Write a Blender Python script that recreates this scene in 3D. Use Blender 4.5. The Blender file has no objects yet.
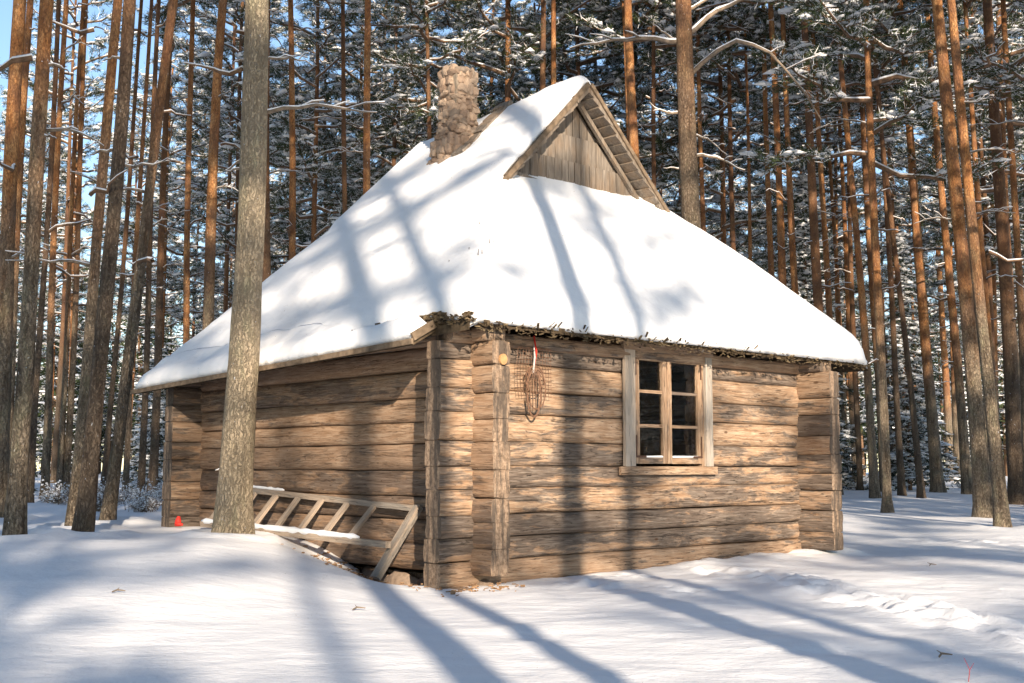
import bpy, math, random
import numpy as np
from mathutils import Vector, Matrix, noise
random.seed(7)
C = bpy.context.scene.collection
R_ = math.radians
W, H = 1024, 683
FPX = 1194.0
CAMZ = 0.95
PITCH = R_(6.07)

# ------------------------------------------------------------------ helpers
def tag(o, label=None, cat=None, group=None, kind=None):
    if label: o['label'] = label
    if cat: o['category'] = cat
    if group: o['group'] = group
    if kind: o['kind'] = kind
    return o

def empty(name, loc=(0, 0, 0), rz=0, parent=None):
    o = bpy.data.objects.new(name, None)
    o.empty_display_size = .2
    o.location = loc; o.rotation_euler = (0, 0, rz)
    C.objects.link(o)
    if parent: o.parent = parent
    return o

def mesh_obj(name, verts, faces, mats, parent=None, smooth=False, midx=None, loc=None, rot=None, attr=None):
    me = bpy.data.meshes.new(name)
    me.from_pydata([tuple(v) for v in verts], [], [tuple(f) for f in faces])
    for m in (mats if isinstance(mats, (list, tuple)) else [mats]): me.materials.append(m)
    if midx is not None: me.polygons.foreach_set('material_index', np.array(midx, dtype=np.int32))
    if smooth: me.polygons.foreach_set('use_smooth', np.ones(len(me.polygons), dtype=bool))
    if attr is not None:
        at = me.attributes.new('tone', 'FLOAT', 'POINT')
        at.data.foreach_set('value', np.array(attr, dtype=np.float32))
    me.update()
    o = bpy.data.objects.new(name, me)
    C.objects.link(o)
    if parent: o.parent = parent
    if loc is not None: o.location = loc
    if rot is not None: o.rotation_euler = rot
    return o

class MB:
    def __init__(s): s.v = []; s.f = []; s.m = []; s.t = []
    def add(s, vs, fs, m=0, tone=0.0):
        b = len(s.v); s.v.extend([tuple(v) for v in vs]); s.f.extend([tuple(b + i for i in f) for f in fs])
        s.m.extend([m] * len(fs)); s.t.extend([tone] * len(vs))
    def box(s, c, d, rot=None, m=0, jit=0.0, tone=0.0):
        vs = []
        for x in (-.5, .5):
            for y in (-.5, .5):
                for z in (-.5, .5):
                    p = Vector((x * d[0], y * d[1], z * d[2]))
                    if jit: p += Vector((random.uniform(-jit, jit), random.uniform(-jit, jit), random.uniform(-jit, jit)))
                    if rot is not None: p = rot @ p
                    vs.append(p + Vector(c))
        s.add(vs, [(0, 1, 3, 2), (4, 6, 7, 5), (0, 4, 5, 1), (2, 3, 7, 6), (0, 2, 6, 4), (1, 5, 7, 3)], m, tone)
    def beam(s, p, q, w, h, m=0, up=(0, 0, 1), tone=0.0, jit=0):
        p = Vector(p); q = Vector(q); d = q - p; L = d.length; d.normalize()
        sx = d.cross(Vector(up)).normalized(); sz = sx.cross(d)
        rot = Matrix((d, sx, sz)).transposed()
        s.box((p + q) / 2, (L, w, h), rot, m, jit, tone)
    def tube(s, pts, rads, n=6, m=0, cap=True, tone=0.0, jit=0.0):
        pts = [Vector(p) for p in pts]; vs = []; fs = []
        ref = Vector((0, 0, 1)) if abs((pts[-1] - pts[0]).normalized().z) < .8 else Vector((1, 0, 0))
        for i, p in enumerate(pts):
            t = (pts[min(i + 1, len(pts) - 1)] - pts[max(i - 1, 0)]).normalized()
            a = t.cross(ref).normalized(); b = t.cross(a)
            for k in range(n):
                an = 2 * math.pi * k / n
                r = rads[i] * (1 + (random.uniform(-jit, jit) if jit else 0))
                vs.append(p + a * math.cos(an) * r + b * math.sin(an) * r)
        for i in range(len(pts) - 1):
            for k in range(n):
                k2 = (k + 1) % n
                fs.append((i * n + k, i * n + k2, (i + 1) * n + k2, (i + 1) * n + k))
        if cap:
            fs.append(tuple(range(n))[::-1]); fs.append(tuple((len(pts) - 1) * n + k for k in range(n)))
        s.add(vs, fs, m, tone)
    def prism(s, poly, off, m=0, tone=0.0):
        n = len(poly); off = Vector(off)
        vs = [Vector(p) for p in poly] + [Vector(p) + off for p in poly]
        fs = [tuple(range(n)), tuple(range(2 * n - 1, n - 1, -1))]
        for i in range(n):
            j = (i + 1) % n; fs.append((i, i + n, j + n, j)[::-1])
        s.add(vs, fs, m, tone)
    def build(s, name, mats, parent=None, smooth=False, **k):
        return mesh_obj(name, s.v, s.f, mats, parent, smooth, s.m, attr=s.t, **k)

_rs = np.random.RandomState(3)
_lat = _rs.rand(256, 256)
def vnoise(x, y, seed=0):
    x = np.asarray(x, float) + seed * 17.31; y = np.asarray(y, float) + seed * 9.77
    xi = np.floor(x).astype(int); yi = np.floor(y).astype(int); fx = x - xi; fy = y - yi
    fx = fx * fx * (3 - 2 * fx); fy = fy * fy * (3 - 2 * fy)
    g = lambda a, b: _lat[a % 256, b % 256]
    return ((g(xi, yi) * (1 - fx) + g(xi + 1, yi) * fx) * (1 - fy) + (g(xi, yi + 1) * (1 - fx) + g(xi + 1, yi + 1) * fx) * fy) * 2 - 1
def fbm(x, y, o=4, seed=0):
    s = 0; a = 1; t = 0
    for i in range(o):
        s = s + a * vnoise(np.asarray(x) * 2**i, np.asarray(y) * 2**i, seed + i); t += a; a *= .5
    return s / t
def sstep(a, b, x):
    t = np.clip((np.asarray(x, float) - a) / (b - a), 0, 1); return t * t * (3 - 2 * t)

# ------------------------------------------------------------------ node helpers
class NT:
    def __init__(s, name):
        s.mat = bpy.data.materials.new(name); s.mat.use_nodes = True
        s.t = s.mat.node_tree; s.n = s.t.nodes; s.l = s.t.links
        s.b = s.n['Principled BSDF']; s.out = s.n['Material Output']
    def new(s, typ, **k):
        nd = s.n.new(typ)
        for a, v in k.items(): setattr(nd, a, v)
        return nd
    def put(s, sock, v):
        if isinstance(v, bpy.types.NodeSocket): s.l.new(v, sock)
        elif v is not None: sock.default_value = v
    def coords(s, scale=(1, 1, 1), kind='Object', src=None, loc=(0, 0, 0)):
        tc = s.new('ShaderNodeTexCoord'); mp = s.new('ShaderNodeMapping')
        mp.inputs['Scale'].default_value = scale; mp.inputs['Location'].default_value = loc
        s.l.new(src or tc.outputs[kind], mp.inputs['Vector']); return mp.outputs[0]
    def noise(s, vec, scale=5, detail=4, rough=.55, dist=0):
        nd = s.new('ShaderNodeTexNoise'); s.put(nd.inputs['Vector'], vec)
        nd.inputs['Scale'].default_value = scale; nd.inputs['Detail'].default_value = detail
        nd.inputs['Roughness'].default_value = rough; nd.inputs['Distortion'].default_value = dist
        return nd.outputs['Fac']
    def voro(s, vec, scale=5, feature='F1', rnd=1.0, out='Distance'):
        nd = s.new('ShaderNodeTexVoronoi', feature=feature); s.put(nd.inputs['Vector'], vec)
        nd.inputs['Scale'].default_value = scale; nd.inputs['Randomness'].default_value = rnd
        return nd.outputs[out]
    def math(s, op, a, b=None, clamp=False):
        nd = s.new('ShaderNodeMath', operation=op, use_clamp=clamp); s.put(nd.inputs[0], a)
        if b is not None: s.put(nd.inputs[1], b)
        return nd.outputs[0]
    def ramp(s, fac, stops, interp='LINEAR'):
        nd = s.new('ShaderNodeValToRGB'); cr = nd.color_ramp; cr.interpolation = interp
        while len(cr.elements) < len(stops): cr.elements.new(.5)
        for e, (p, c) in zip(cr.elements, stops):
            e.position = p
            e.color = (c, c, c, 1) if isinstance(c, (int, float)) else (*c, 1)
        s.put(nd.inputs[0], fac); return nd.outputs[0]
    def mix(s, fac, a, b, mode='MIX'):
        nd = s.new('ShaderNodeMix', data_type='RGBA', blend_type=mode)
        s.put(nd.inputs[0], fac)
        s.put(nd.inputs[6], a if isinstance(a, bpy.types.NodeSocket) else (*a, 1))
        s.put(nd.inputs[7], b if isinstance(b, bpy.types.NodeSocket) else (*b, 1))
        return nd.outputs[2]
    def bump(s, h, strength=.5, dist=.02, normal=None):
        nd = s.new('ShaderNodeBump'); nd.inputs['Strength'].default_value = strength
        nd.inputs['Distance'].default_value = dist; s.put(nd.inputs['Height'], h)
        if normal is not None: s.put(nd.inputs['Normal'], normal)
        return nd.outputs[0]
    def fin(s, col, rough=.8, normal=None, spec=.3):
        s.put(s.b.inputs['Base Color'], col if isinstance(col, bpy.types.NodeSocket) else (*col, 1))
        s.put(s.b.inputs['Roughness'], rough)
        s.b.inputs['Specular IOR Level'].default_value = spec
        if normal is not None: s.put(s.b.inputs['Normal'], normal)
        return s.mat

def m_plain(name, col, rough=.8, spec=.3, var=.25, scale=8):
    k = NT(name); v = k.coords(); n = k.noise(v, scale, 4)
    c = k.mix(k.ramp(n, [(.3, 0.0), (.7, 1.0)]), tuple(x * (1 - var) for x in col), tuple(min(1, x * (1 + var)) for x in col))
    return k.fin(c, rough, k.bump(n, .3, .01), spec)

def m_snow(name, fine=1.0):
    k = NT(name); v = k.coords()
    big = k.noise(v, 1.3, 5, .5)
    n1 = k.noise(v, 9, 5, .6); n2 = k.noise(v, 130, 3, .6)
    col = k.mix(k.ramp(big, [(.3, 0.0), (.7, 1.0)]), (.80, .81, .83), (.86, .865, .875))
    deb = k.noise(v, 55, 2, .5); mk = k.noise(v, 1.6, 3)
    sp = k.math('MULTIPLY', k.ramp(deb, [(.72, 0.0), (.74, 1.0)]), k.ramp(mk, [(.52, 0.0), (.6, 1.0)]))
    col = k.mix(sp, col, (.22, .16, .10))
    nn = k.bump(n1, .35 * fine, .03); nn = k.bump(n2, .30 * fine, .006, nn)
    k.b.inputs['Subsurface Weight'].default_value = 0
    return k.fin(col, .62, nn, .25)

def m_ground_snow():
    k = NT('ground_snow'); v = k.coords()
    n1 = k.noise(k.coords((1, 1.5, 1)), 3.0, 6, .62); n2 = k.noise(v, 26, 4, .6); n3 = k.noise(v, 160, 3, .6)
    deb = k.noise(v, 45, 2, .5); mask = k.noise(v, 1.1, 3)
    sp = k.math('MULTIPLY', k.ramp(deb, [(.735, 0.0), (.76, 1.0)]), k.ramp(mask, [(.5, 0.0), (.62, 1.0)]))
    col = k.mix(k.ramp(n1, [(.3, 0.0), (.7, 1.0)]), (.80, .81, .83), (.87, .872, .88))
    col = k.mix(sp, col, (.20, .14, .09))
    nn = k.bump(n1, .45, .05); nn = k.bump(n2, .38, .014, nn); nn = k.bump(n3, .25, .004, nn)
    return k.fin(col, .6, nn, .25)

def m_log(name='weathered_log', grey=.5, pale=1.0):
    k = NT(name)
    at = k.new('ShaderNodeAttribute', attribute_name='tone').outputs['Fac']
    tc = k.new('ShaderNodeTexCoord').outputs['Object']
    # shift each log so patterns do not line up
    cmb = k.new('ShaderNodeCombineXYZ'); k.put(cmb.inputs[0], k.math('MULTIPLY', at, 37.0)); k.put(cmb.inputs[1], k.math('MULTIPLY', at, 11.0))
    add = k.new('ShaderNodeVectorMath', operation='ADD'); k.l.new(tc, add.inputs[0]); k.l.new(cmb.outputs[0], add.inputs[1])
    vv = add.outputs[0]
    grain = k.noise(k.coords((1.9, 26, 26), src=vv), 2.2, 6, .60, .6)
    fine = k.noise(k.coords((5, 90, 90), src=vv), 2.0, 4, .7, .3)
    patch = k.noise(k.coords((.8, 5.5, 5.5), src=vv), 1.3, 7, .70, .7)
    blot = k.noise(k.coords((3.5, 8, 8), src=vv), 1.6, 5, .62, .5)
    crack = k.noise(k.coords((.9, 20, 20), src=vv), 1.5, 3, .5, 1.4)
    base = k.ramp(grain, [(.24, (.16, .095, .056)), (.40, (.35, .228, .143)), (.54, (.50, .35, .235)), (.74, (.65, .495, .355))])
    base = k.mix(k.math('MULTIPLY', k.ramp(blot, [(.35, 1.0), (.58, 0.0)]), .45), base, (.30, .17, .09))
    base = k.mix(k.ramp(k.math('FRACT', k.math('MULTIPLY', at, 5.1)), [(.2, 0.0), (1.0, .42)]), base, (.27, .19, .135))
    gfac = k.math('ADD', k.math('ADD', patch, k.math('MULTIPLY', k.math('SUBTRACT', blot, .5), .35)), k.math('MULTIPLY', k.math('SUBTRACT', k.math('FRACT', k.math('MULTIPLY', at, 7.3)), .5), .26))
    gm = k.ramp(gfac, [(.495 - .16 * (grey - .5), 0.0), (.575 - .16 * (grey - .5), 1.0)])
    gcol = k.ramp(grain, [(.25, (.045, .04, .038)), (.5, (.115, .10, .09)), (.75, (.25, .22, .19))])
    col = k.mix(k.math('MULTIPLY', gm, .8), base, gcol)
    col = k.mix(k.ramp(fine, [(.3, .38), (.55, 0.0)]), col, (.10, .062, .038))
    ck = k.ramp(crack, [(.485, 0.0), (.5, 1.0), (.515, 0.0)])
    ck = k.math('MULTIPLY', ck, k.ramp(patch, [(.42, 0.0), (.55, 1.0)]))
    col = k.mix(k.math('MULTIPLY', ck, .75), col, (.03, .02, .014))
    lc = k.ramp(k.noise(k.coords((.35, 16, 16), src=vv), 1.1, 2, .4, .8), [(.494, 0.0), (.5, 1.0), (.506, 0.0)])
    col = k.mix(k.math('MULTIPLY', lc, .85), col, (.02, .014, .01))
    kn = k.voro(k.coords((1.6, 3.6, 3.6), src=vv), 1.35, 'F1')
    knm = k.ramp(kn, [(.045, 1.0), (.085, 0.0)])
    col = k.mix(k.math('MULTIPLY', knm, .8), col, (.10, .05, .025))
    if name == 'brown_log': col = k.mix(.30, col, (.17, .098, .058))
    if pale != 1.0: col = k.mix(.5, col, (.62 * pale, .56 * pale, .48 * pale))
    h = k.math('ADD', k.math('MULTIPLY', grain, .8), k.math('MULTIPLY', fine, .35))
    h = k.math('SUBTRACT', h, k.math('MULTIPLY', ck, .5))
    return k.fin(col, .85, k.bump(h, .9, .014), .2)

def m_endgrain():
    k = NT('log_end_grain'); at = k.new('ShaderNodeAttribute', attribute_name='tone').outputs['Fac']
    v = k.coords((1, 22, 22)); n = k.noise(v, 1.5, 5, .6); n2 = k.noise(k.coords((1, 1, 1)), 30, 4, .7)
    c = k.ramp(n2, [(.3, (.13, .09, .06)), (.5, (.30, .21, .145)), (.75, (.46, .345, .24))])
    vert = k.noise(k.coords((2, 9, 1.3)), 1.7, 5, .65)
    c = k.mix(k.ramp(vert, [(.42, 0.0), (.56, .85)]), c, (.075, .062, .052))
    ck = k.ramp(k.noise(k.coords((1, 30, 3)), 1.6, 3, .5, 1.2), [(.48, 0.0), (.5, 1.0), (.52, 0.0)])
    c = k.mix(k.math('MULTIPLY', ck, .7), c, (.03, .02, .015))
    return k.fin(c, .9, k.bump(n2, .5, .008), .15)

def m_bark(name='pine_bark', lo=2.2, hi=4.6, greenish=.3):
    k = NT(name); tc = k.new('ShaderNodeTexCoord').outputs['Object']
    oi = k.new('ShaderNodeObjectInfo').outputs['Random']
    cmb = k.new('ShaderNodeCombineXYZ'); k.put(cmb.inputs[2], k.math('MULTIPLY', oi, 40.0))
    add = k.new('ShaderNodeVectorMath', operation='ADD'); k.l.new(tc, add.inputs[0]); k.l.new(cmb.outputs[0], add.inputs[1]); vv = add.outputs[0]
    sx = k.new('ShaderNodeSeparateXYZ'); k.l.new(tc, sx.inputs[0]); z = sx.outputs[2]
    wob = k.noise(k.coords((2, 2, .5), src=vv), 1.5, 4, .6)
    zz = k.math('ADD', z, k.math('MULTIPLY', k.math('SUBTRACT', wob, .5), 3.5))
    zz = k.math('ADD', zz, k.math('MULTIPLY', oi, -1.2))
    up = k.new('ShaderNodeMapRange'); k.put(up.inputs[0], zz); up.inputs[1].default_value = lo; up.inputs[2].default_value = hi
    up = up.outputs[0]
    dis = k.noise(vv, 16, 4, .7)
    dv = k.new('ShaderNodeVectorMath', operation='ADD'); k.l.new(vv, dv.inputs[0])
    cm2 = k.new('ShaderNodeCombineXYZ'); k.put(cm2.inputs[0], k.math('MULTIPLY', dis, .09)); k.put(cm2.inputs[1], k.math('MULTIPLY', dis, .09)); k.l.new(cm2.outputs[0], dv.inputs[1])
    pl = k.voro(k.coords((1, 1, .30), src=dv.outputs[0]), 34, 'DISTANCE_TO_EDGE')
    plc = k.voro(k.coords((1, 1, .30), src=dv.outputs[0]), 34, 'F1', out='Color')
    fl = k.noise(k.coords((1, 1, .40), src=vv), 55, 6, .75)
    md = k.noise(k.coords((1, 1, .4), src=vv), 7, 5, .65)
    low = k.ramp(fl, [(.28, (.10, .075, .052)), (.5, (.30, .235, .165)), (.72, (.52, .43, .32))])
    low = k.mix(.12, low, k.mix(plc, (.16, .12, .09), (.42, .34, .25)))
    crev = k.ramp(pl, [(.0, 1.0), (.10, 0.0)])
    low = k.mix(k.math('MULTIPLY', crev, .30), low, (.045, .03, .02))
    lich = k.ramp(md, [(.52, 0.0), (.68, 1.0)])
    fur = k.noise(k.coords((1, 1, .12), src=dv.outputs[0]), 14, 4, .6)
    low = k.mix(k.ramp(fur, [(.36, .75), (.5, 0.0)]), low, (.07, .05, .034))
    low = k.mix(k.math('MULTIPLY', lich, greenish), low, (.33, .33, .20))
    hi_ = k.ramp(md, [(.25, (.22, .085, .034)), (.46, (.52, .235, .085)), (.68, (.74, .42, .19))])
    hi_ = k.mix(k.ramp(fl, [(.38, .85), (.56, 0.0)]), hi_, (.13, .055, .03))
    lg = k.noise(k.coords((1.5, 1.5, .7), src=vv), 2.4, 4, .6)
    hi_ = k.mix(k.ramp(lg, [(.38, .65), (.56, 0.0)]), hi_, (.19, .10, .065))
    hi_ = k.mix(k.math('MULTIPLY', crev, .3), hi_, (.12, .05, .025))
    if name == 'lichen_bark': low = k.mix(.36, low, (.68, .56, .39))
    col = k.mix(up, low, hi_)
    if name == 'pine_bark': col = k.mix(k.math('MULTIPLY', k.ramp(k.math('FRACT', k.math('MULTIPLY', oi, 5.7)), [(.25, 0.0), (.9, 1.0)]), .7), col, (.09, .058, .042))  # random trunks browner, with forest shade mixed into the bark colour
    if name == 'brown_pine_bark': col = k.mix(.35, col, (.09, .055, .04))
    if name == 'shaded_dark_bark': col = k.mix(.6, col, (.09, .060, .045))  # dark brown bark, shade from neighbouring trees put into its colour
    dust = k.noise(k.coords((1, 1, .6), src=vv), 30, 3, .7)
    col = k.mix(k.ramp(dust, [(.69, 0.0), (.72, .85)]), col, (.82, .84, .87))
    hgt = k.math('ADD', k.math('MULTIPLY', k.ramp(pl, [(0, 0.0), (.18, 1.0)]), .6), k.math('ADD', k.math('MULTIPLY', fl, .6), k.math('MULTIPLY', fur, 1.2)))
    nd = k.new('ShaderNodeBump'); nd.inputs['Distance'].default_value = .035
    k.put(nd.inputs['Strength'], k.math('SUBTRACT', 1.0, k.math('MULTIPLY', up, .25))); k.put(nd.inputs['Height'], hgt)
    return k.fin(col, .88, nd.outputs[0], .15)

def m_needles(name, a, b):
    k = NT(name); oi = k.new('ShaderNodeObjectInfo').outputs['Random']
    n = k.noise(k.coords(), .9, 3, .6); n2 = k.noise(k.coords(), 14, 2)
    f = k.math('ADD', k.math('MULTIPLY', n, .6), k.math('MULTIPLY', n2, .5))
    c = k.mix(k.ramp(f, [(.35, 0.0), (.75, 1.0)]), a, b)
    return k.fin(c, .65, None, .25)

M = {}
M['snow'] = m_snow('roof_snow'); M['gsnow'] = m_ground_snow(); M['bsnow'] = m_plain('branch_snow', (.82, .83, .85), .7, .2, .03)
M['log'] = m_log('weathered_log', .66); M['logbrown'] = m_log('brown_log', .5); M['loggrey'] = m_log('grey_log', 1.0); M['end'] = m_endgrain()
M['slat'] = m_log('tan_slat', .3, .6); M['paleboard'] = m_log('pale_board', .1, 1.0); M['casing'] = m_log('casing_board', .0, 1.12)
M['greyboard'] = None
M['bark'] = m_bark(); M['barkorange'] = m_bark('orange_bark', 1.8, 4.0); M['barkshaded'] = m_bark('shaded_dark_bark', 2.5, 5.0); M['barkmain'] = m_bark('lichen_bark', 5.3, 7.2, .55)
M['barkbrown'] = m_bark('brown_pine_bark', 4.0, 9, .25)
M['needle'] = m_needles('pine_needles', (.016, .030, .014), (.060, .078, .026))
M['spruce'] = m_needles('spruce_needles', (.018, .030, .020), (.04, .058, .034))
M['limb'] = m_plain('limb_bark', (.17, .105, .065), .9, .15, .4, 12)
M['deadwood'] = m_plain('dead_wood', (.20, .155, .115), .9, .15, .4, 16)
M['moss'] = m_plain('mossy_reed', (.14, .105, .062), .95, .1, .75, 14)
M['reed'] = m_plain('dark_reed', (.075, .055, .035), .95, .1, .6, 18)
M['iron'] = m_plain('rusty_iron', (.09, .045, .028), .7, .4, .4, 60)
M['wire'] = m_plain('rusty_wire', (.16, .085, .05), .7, .4, .4, 60)
M['red'] = m_plain('red_cord', (.55, .03, .02), .7, .3, .15, 20)
M['litter'] = m_plain('leaf_litter', (.30, .185, .105), .95, .1, .5, 30)
M['mortar'] = m_plain('mortar', (.22, .18, .14), .95, .1, .3, 20)
M['disc'] = m_plain('pale_disc', (.42, .40, .38), .5, .5, .2, 40)

def m_stone():
    k = NT('field_stone'); at = k.new('ShaderNodeAttribute', attribute_name='tone').outputs['Fac']
    n = k.noise(k.coords(), 22, 5, .65)
    c = k.ramp(at, [(0, (.15, .105, .08)), (.35, (.33, .235, .17)), (.65, (.43, .32, .235)), (1, (.24, .19, .15))])
    c = k.mix(k.ramp(n, [(.3, .6), (.65, 0.0)]), c, (.14, .10, .07))
    return k.fin(c, .85, k.bump(n, .7, .02), .2)
M['stone'] = m_stone()

def m_greyboard():
    k = NT('grey_weathered_board'); at = k.new('ShaderNodeAttribute', attribute_name='tone').outputs['Fac']
    n = k.noise(k.coords((24, 24, 2.2)), 1.6, 6, .68, .4); b = k.noise(k.coords((4, 4, 1.5)), 2.0, 4)
    c = k.ramp(n, [(.25, (.07, .057, .046)), (.5, (.20, .17, .14)), (.75, (.35, .30, .25))])
    c = k.mix(k.math('MULTIPLY', at, .45), c, (.16, .13, .10))
    c = k.mix(k.ramp(b, [(.45, 0.0), (.7, .5)]), c, (.30, .20, .12))
    return k.fin(c, .88, k.bump(n, .8, .012), .15)
M['greyboard'] = m_greyboard(); M['brownboard'] = m_plain('brown_board', (.17, .125, .085), .9, .15, .45, 14)

def m_glass():
    k = NT('window_glass'); t = k.b
    t.inputs['Base Color'].default_value = (.6, .6, .6, 1); t.inputs['Roughness'].default_value = .03
    t.inputs['Transmission Weight'].default_value = 1.0; t.inputs['IOR'].default_value = 1.5
    n = k.noise(k.coords(), 5, 2); k.put(t.inputs['Normal'], k.bump(n, .12, .02))
    return k.mat
M['glass'] = m_glass()

# ------------------------------------------------------------------ camera
cam = bpy.data.cameras.new('camera'); co = bpy.data.objects.new('camera', cam); C.objects.link(co)
cam.sensor_width = 36; cam.lens = FPX / W * 36; cam.clip_end = 2000; cam.clip_start = .05
co.location = (0, 0, CAMZ); co.rotation_euler = (math.pi / 2 + PITCH, 0, 0)
bpy.context.scene.camera = co

def ray(px, py):
    u = (px - W / 2) / FPX; v = (H / 2 - py) / FPX
    return (u, math.cos(PITCH) - v * math.sin(PITCH), math.sin(PITCH) + v * math.cos(PITCH))
def at_depth(px, py, Y):
    d = ray(px, py); k = Y / d[1]; return Vector((d[0] * k, Y, CAMZ + d[2] * k))

# cabin frame: local x = along the window wall, y = along the ladder wall
HUT = Vector((-.32, 9.9, 0)); TH = R_(43.0)
cR, sR = math.cos(TH), math.sin(TH)
def hw(a, b): return (HUT.x + a * cR - b * sR, HUT.y + a * sR + b * cR)
def wh(x, y):
    dx = np.asarray(x) - HUT.x; dy = np.asarray(y) - HUT.y
    return dx * cR + dy * sR, -dx * sR + dy * cR
LA, LB = 4.67, 4.5

# ------------------------------------------------------------------ ground
rt = random.Random(5)
trail = []
for i in range(46):
    t = i / 45
    trail.append((1.95 + 1.15 * t + (.13 if i % 2 else -.13) + rt.uniform(-.10, .10), 11.0 - 5.2 * t + rt.uniform(-.08, .08), rt.uniform(.07, .12)))
for i in range(26):
    t = i / 25
    trail.append((5.2 + 3.5 * t + rt.uniform(-.3, .3), 15.5 - 4 * t + rt.uniform(-.4, .4), rt.uniform(.08, .14)))
for i in range(14):
    trail.append((rt.uniform(.4, 2.6), rt.uniform(8.4, 10.6), rt.uniform(.06, .10)))
def ground(x, y):
    x = np.asarray(x, float); y = np.asarray(y, float)
    left = sstep(.35, 2.7, -x) * sstep(5.5, 10.5, y) * .33
    far = sstep(15, 40, y) * .30 * sstep(-6, 3, x) + sstep(16, 60, y) * .12 * sstep(-3, 8, -x)
    g = left + far + .02
    dist = np.hypot(x, y - 9)
    amp = 1 + 1.5 * sstep(14, 40, dist)
    g = g + amp * (.035 * fbm(x * .35, y * .35, 3, 1) + .014 * fbm(x * 1.1, y * 2.0, 3, 5))
    g = g + .020 * fbm(x * 2.6, y * 4.2, 4, 9) * sstep(0, .8, x + .5)
    a, b = wh(x, y)
    # drift along the window wall, hollow beside the ladder wall
    dw = sstep(-.85, -.25, b) * sstep(.0, -.05, b - .1) * sstep(1.2, 3.2, a) * (a < LA + .6)
    g = g + dw * (.05 + .05 * fbm(x * 3.1, y * 3.1, 3, 12))
    near = sstep(-.9, -.2, a) * (a < .1) * sstep(.1, .5, b) * sstep(2.3, .9, b)
    g = g - near * .20
    inside = (a > -.05) & (b > -.05) & (a < LA) & (b < LB)
    g = np.where(inside, np.minimum(g, -.15), g)
    return g
def ground_detail(x, y):
    g = ground(x, y)
    for tx, ty, r in trail:
        d2 = ((x - tx) ** 2 + ((y - ty) / 1.35) ** 2) / (r * r)
        g = g - .040 * np.exp(-d2 * 1.3) + .018 * np.exp(-((np.sqrt(d2) - 1.45) ** 2) * 3)
    tr = np.exp(-((x - (1.95 + 1.15 * np.clip((11 - y) / 5.2, -.2, 1.3))) / .33) ** 2) * sstep(5, 6, y) * sstep(12, 11, y)
    g = g + tr * .035 * fbm(x * 7, y * 7, 3, 20)
    return g
def axis(lo, f0, f1, hi, d):
    c = list(np.arange(f0, f1 + 1e-6, d)); s = d; x = f1
    while x < hi: s *= 1.13; x += s; c.append(x)
    s = d; x = f0; pre = []
    while x > lo: s *= 1.13; x -= s; pre.append(x)
    return np.array(pre[::-1] + c)
gx = axis(-150, -6.5, 8.5, 150, .055); gy = axis(-60, 4.2, 16, 190, .055)
GX, GY = np.meshgrid(gx, gy)
GZ = ground_detail(GX, GY)
nx_, ny_ = len(gx), len(gy)
idx = np.arange(nx_ * ny_).reshape(ny_, nx_)
fc = np.stack([idx[:-1, :-1], idx[:-1, 1:], idx[1:, 1:], idx[1:, :-1]], -1).reshape(-1, 4)
me = bpy.data.meshes.new('snowy_ground')
me.vertices.add(nx_ * ny_); me.vertices.foreach_set('co', np.stack([GX, GY, GZ], -1).ravel().astype(np.float32))
me.loops.add(fc.size); me.loops.foreach_set('vertex_index', fc.ravel().astype(np.int32))
me.polygons.add(len(fc)); me.polygons.foreach_set('loop_start', (np.arange(len(fc)) * 4).astype(np.int32))
me.polygons.foreach_set('use_smooth', np.ones(len(fc), dtype=bool))
me.update(calc_edges=True); me.materials.append(M['gsnow'])
go = bpy.data.objects.new('ground', me); C.objects.link(go)
tag(go, 'snow covered ground of the forest clearing', None, None, 'structure')
def gz(x, y): return float(ground(x, y))

def hit_ground(px, py):
    d = ray(px, py); k = 3.0
    while k < 120:
        x, y, z = d[0] * k, d[1] * k, CAMZ + d[2] * k
        if z <= gz(x, y): return x, y
        k += .05
    return d[0] * 60, d[1] * 60

# ------------------------------------------------------------------ cabin
cabin = empty('log_cabin', (HUT.x, HUT.y, 0), TH)
tag(cabin, 'square log cabin with snow covered hip roof, stone chimney and small window', 'cabin')

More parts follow.
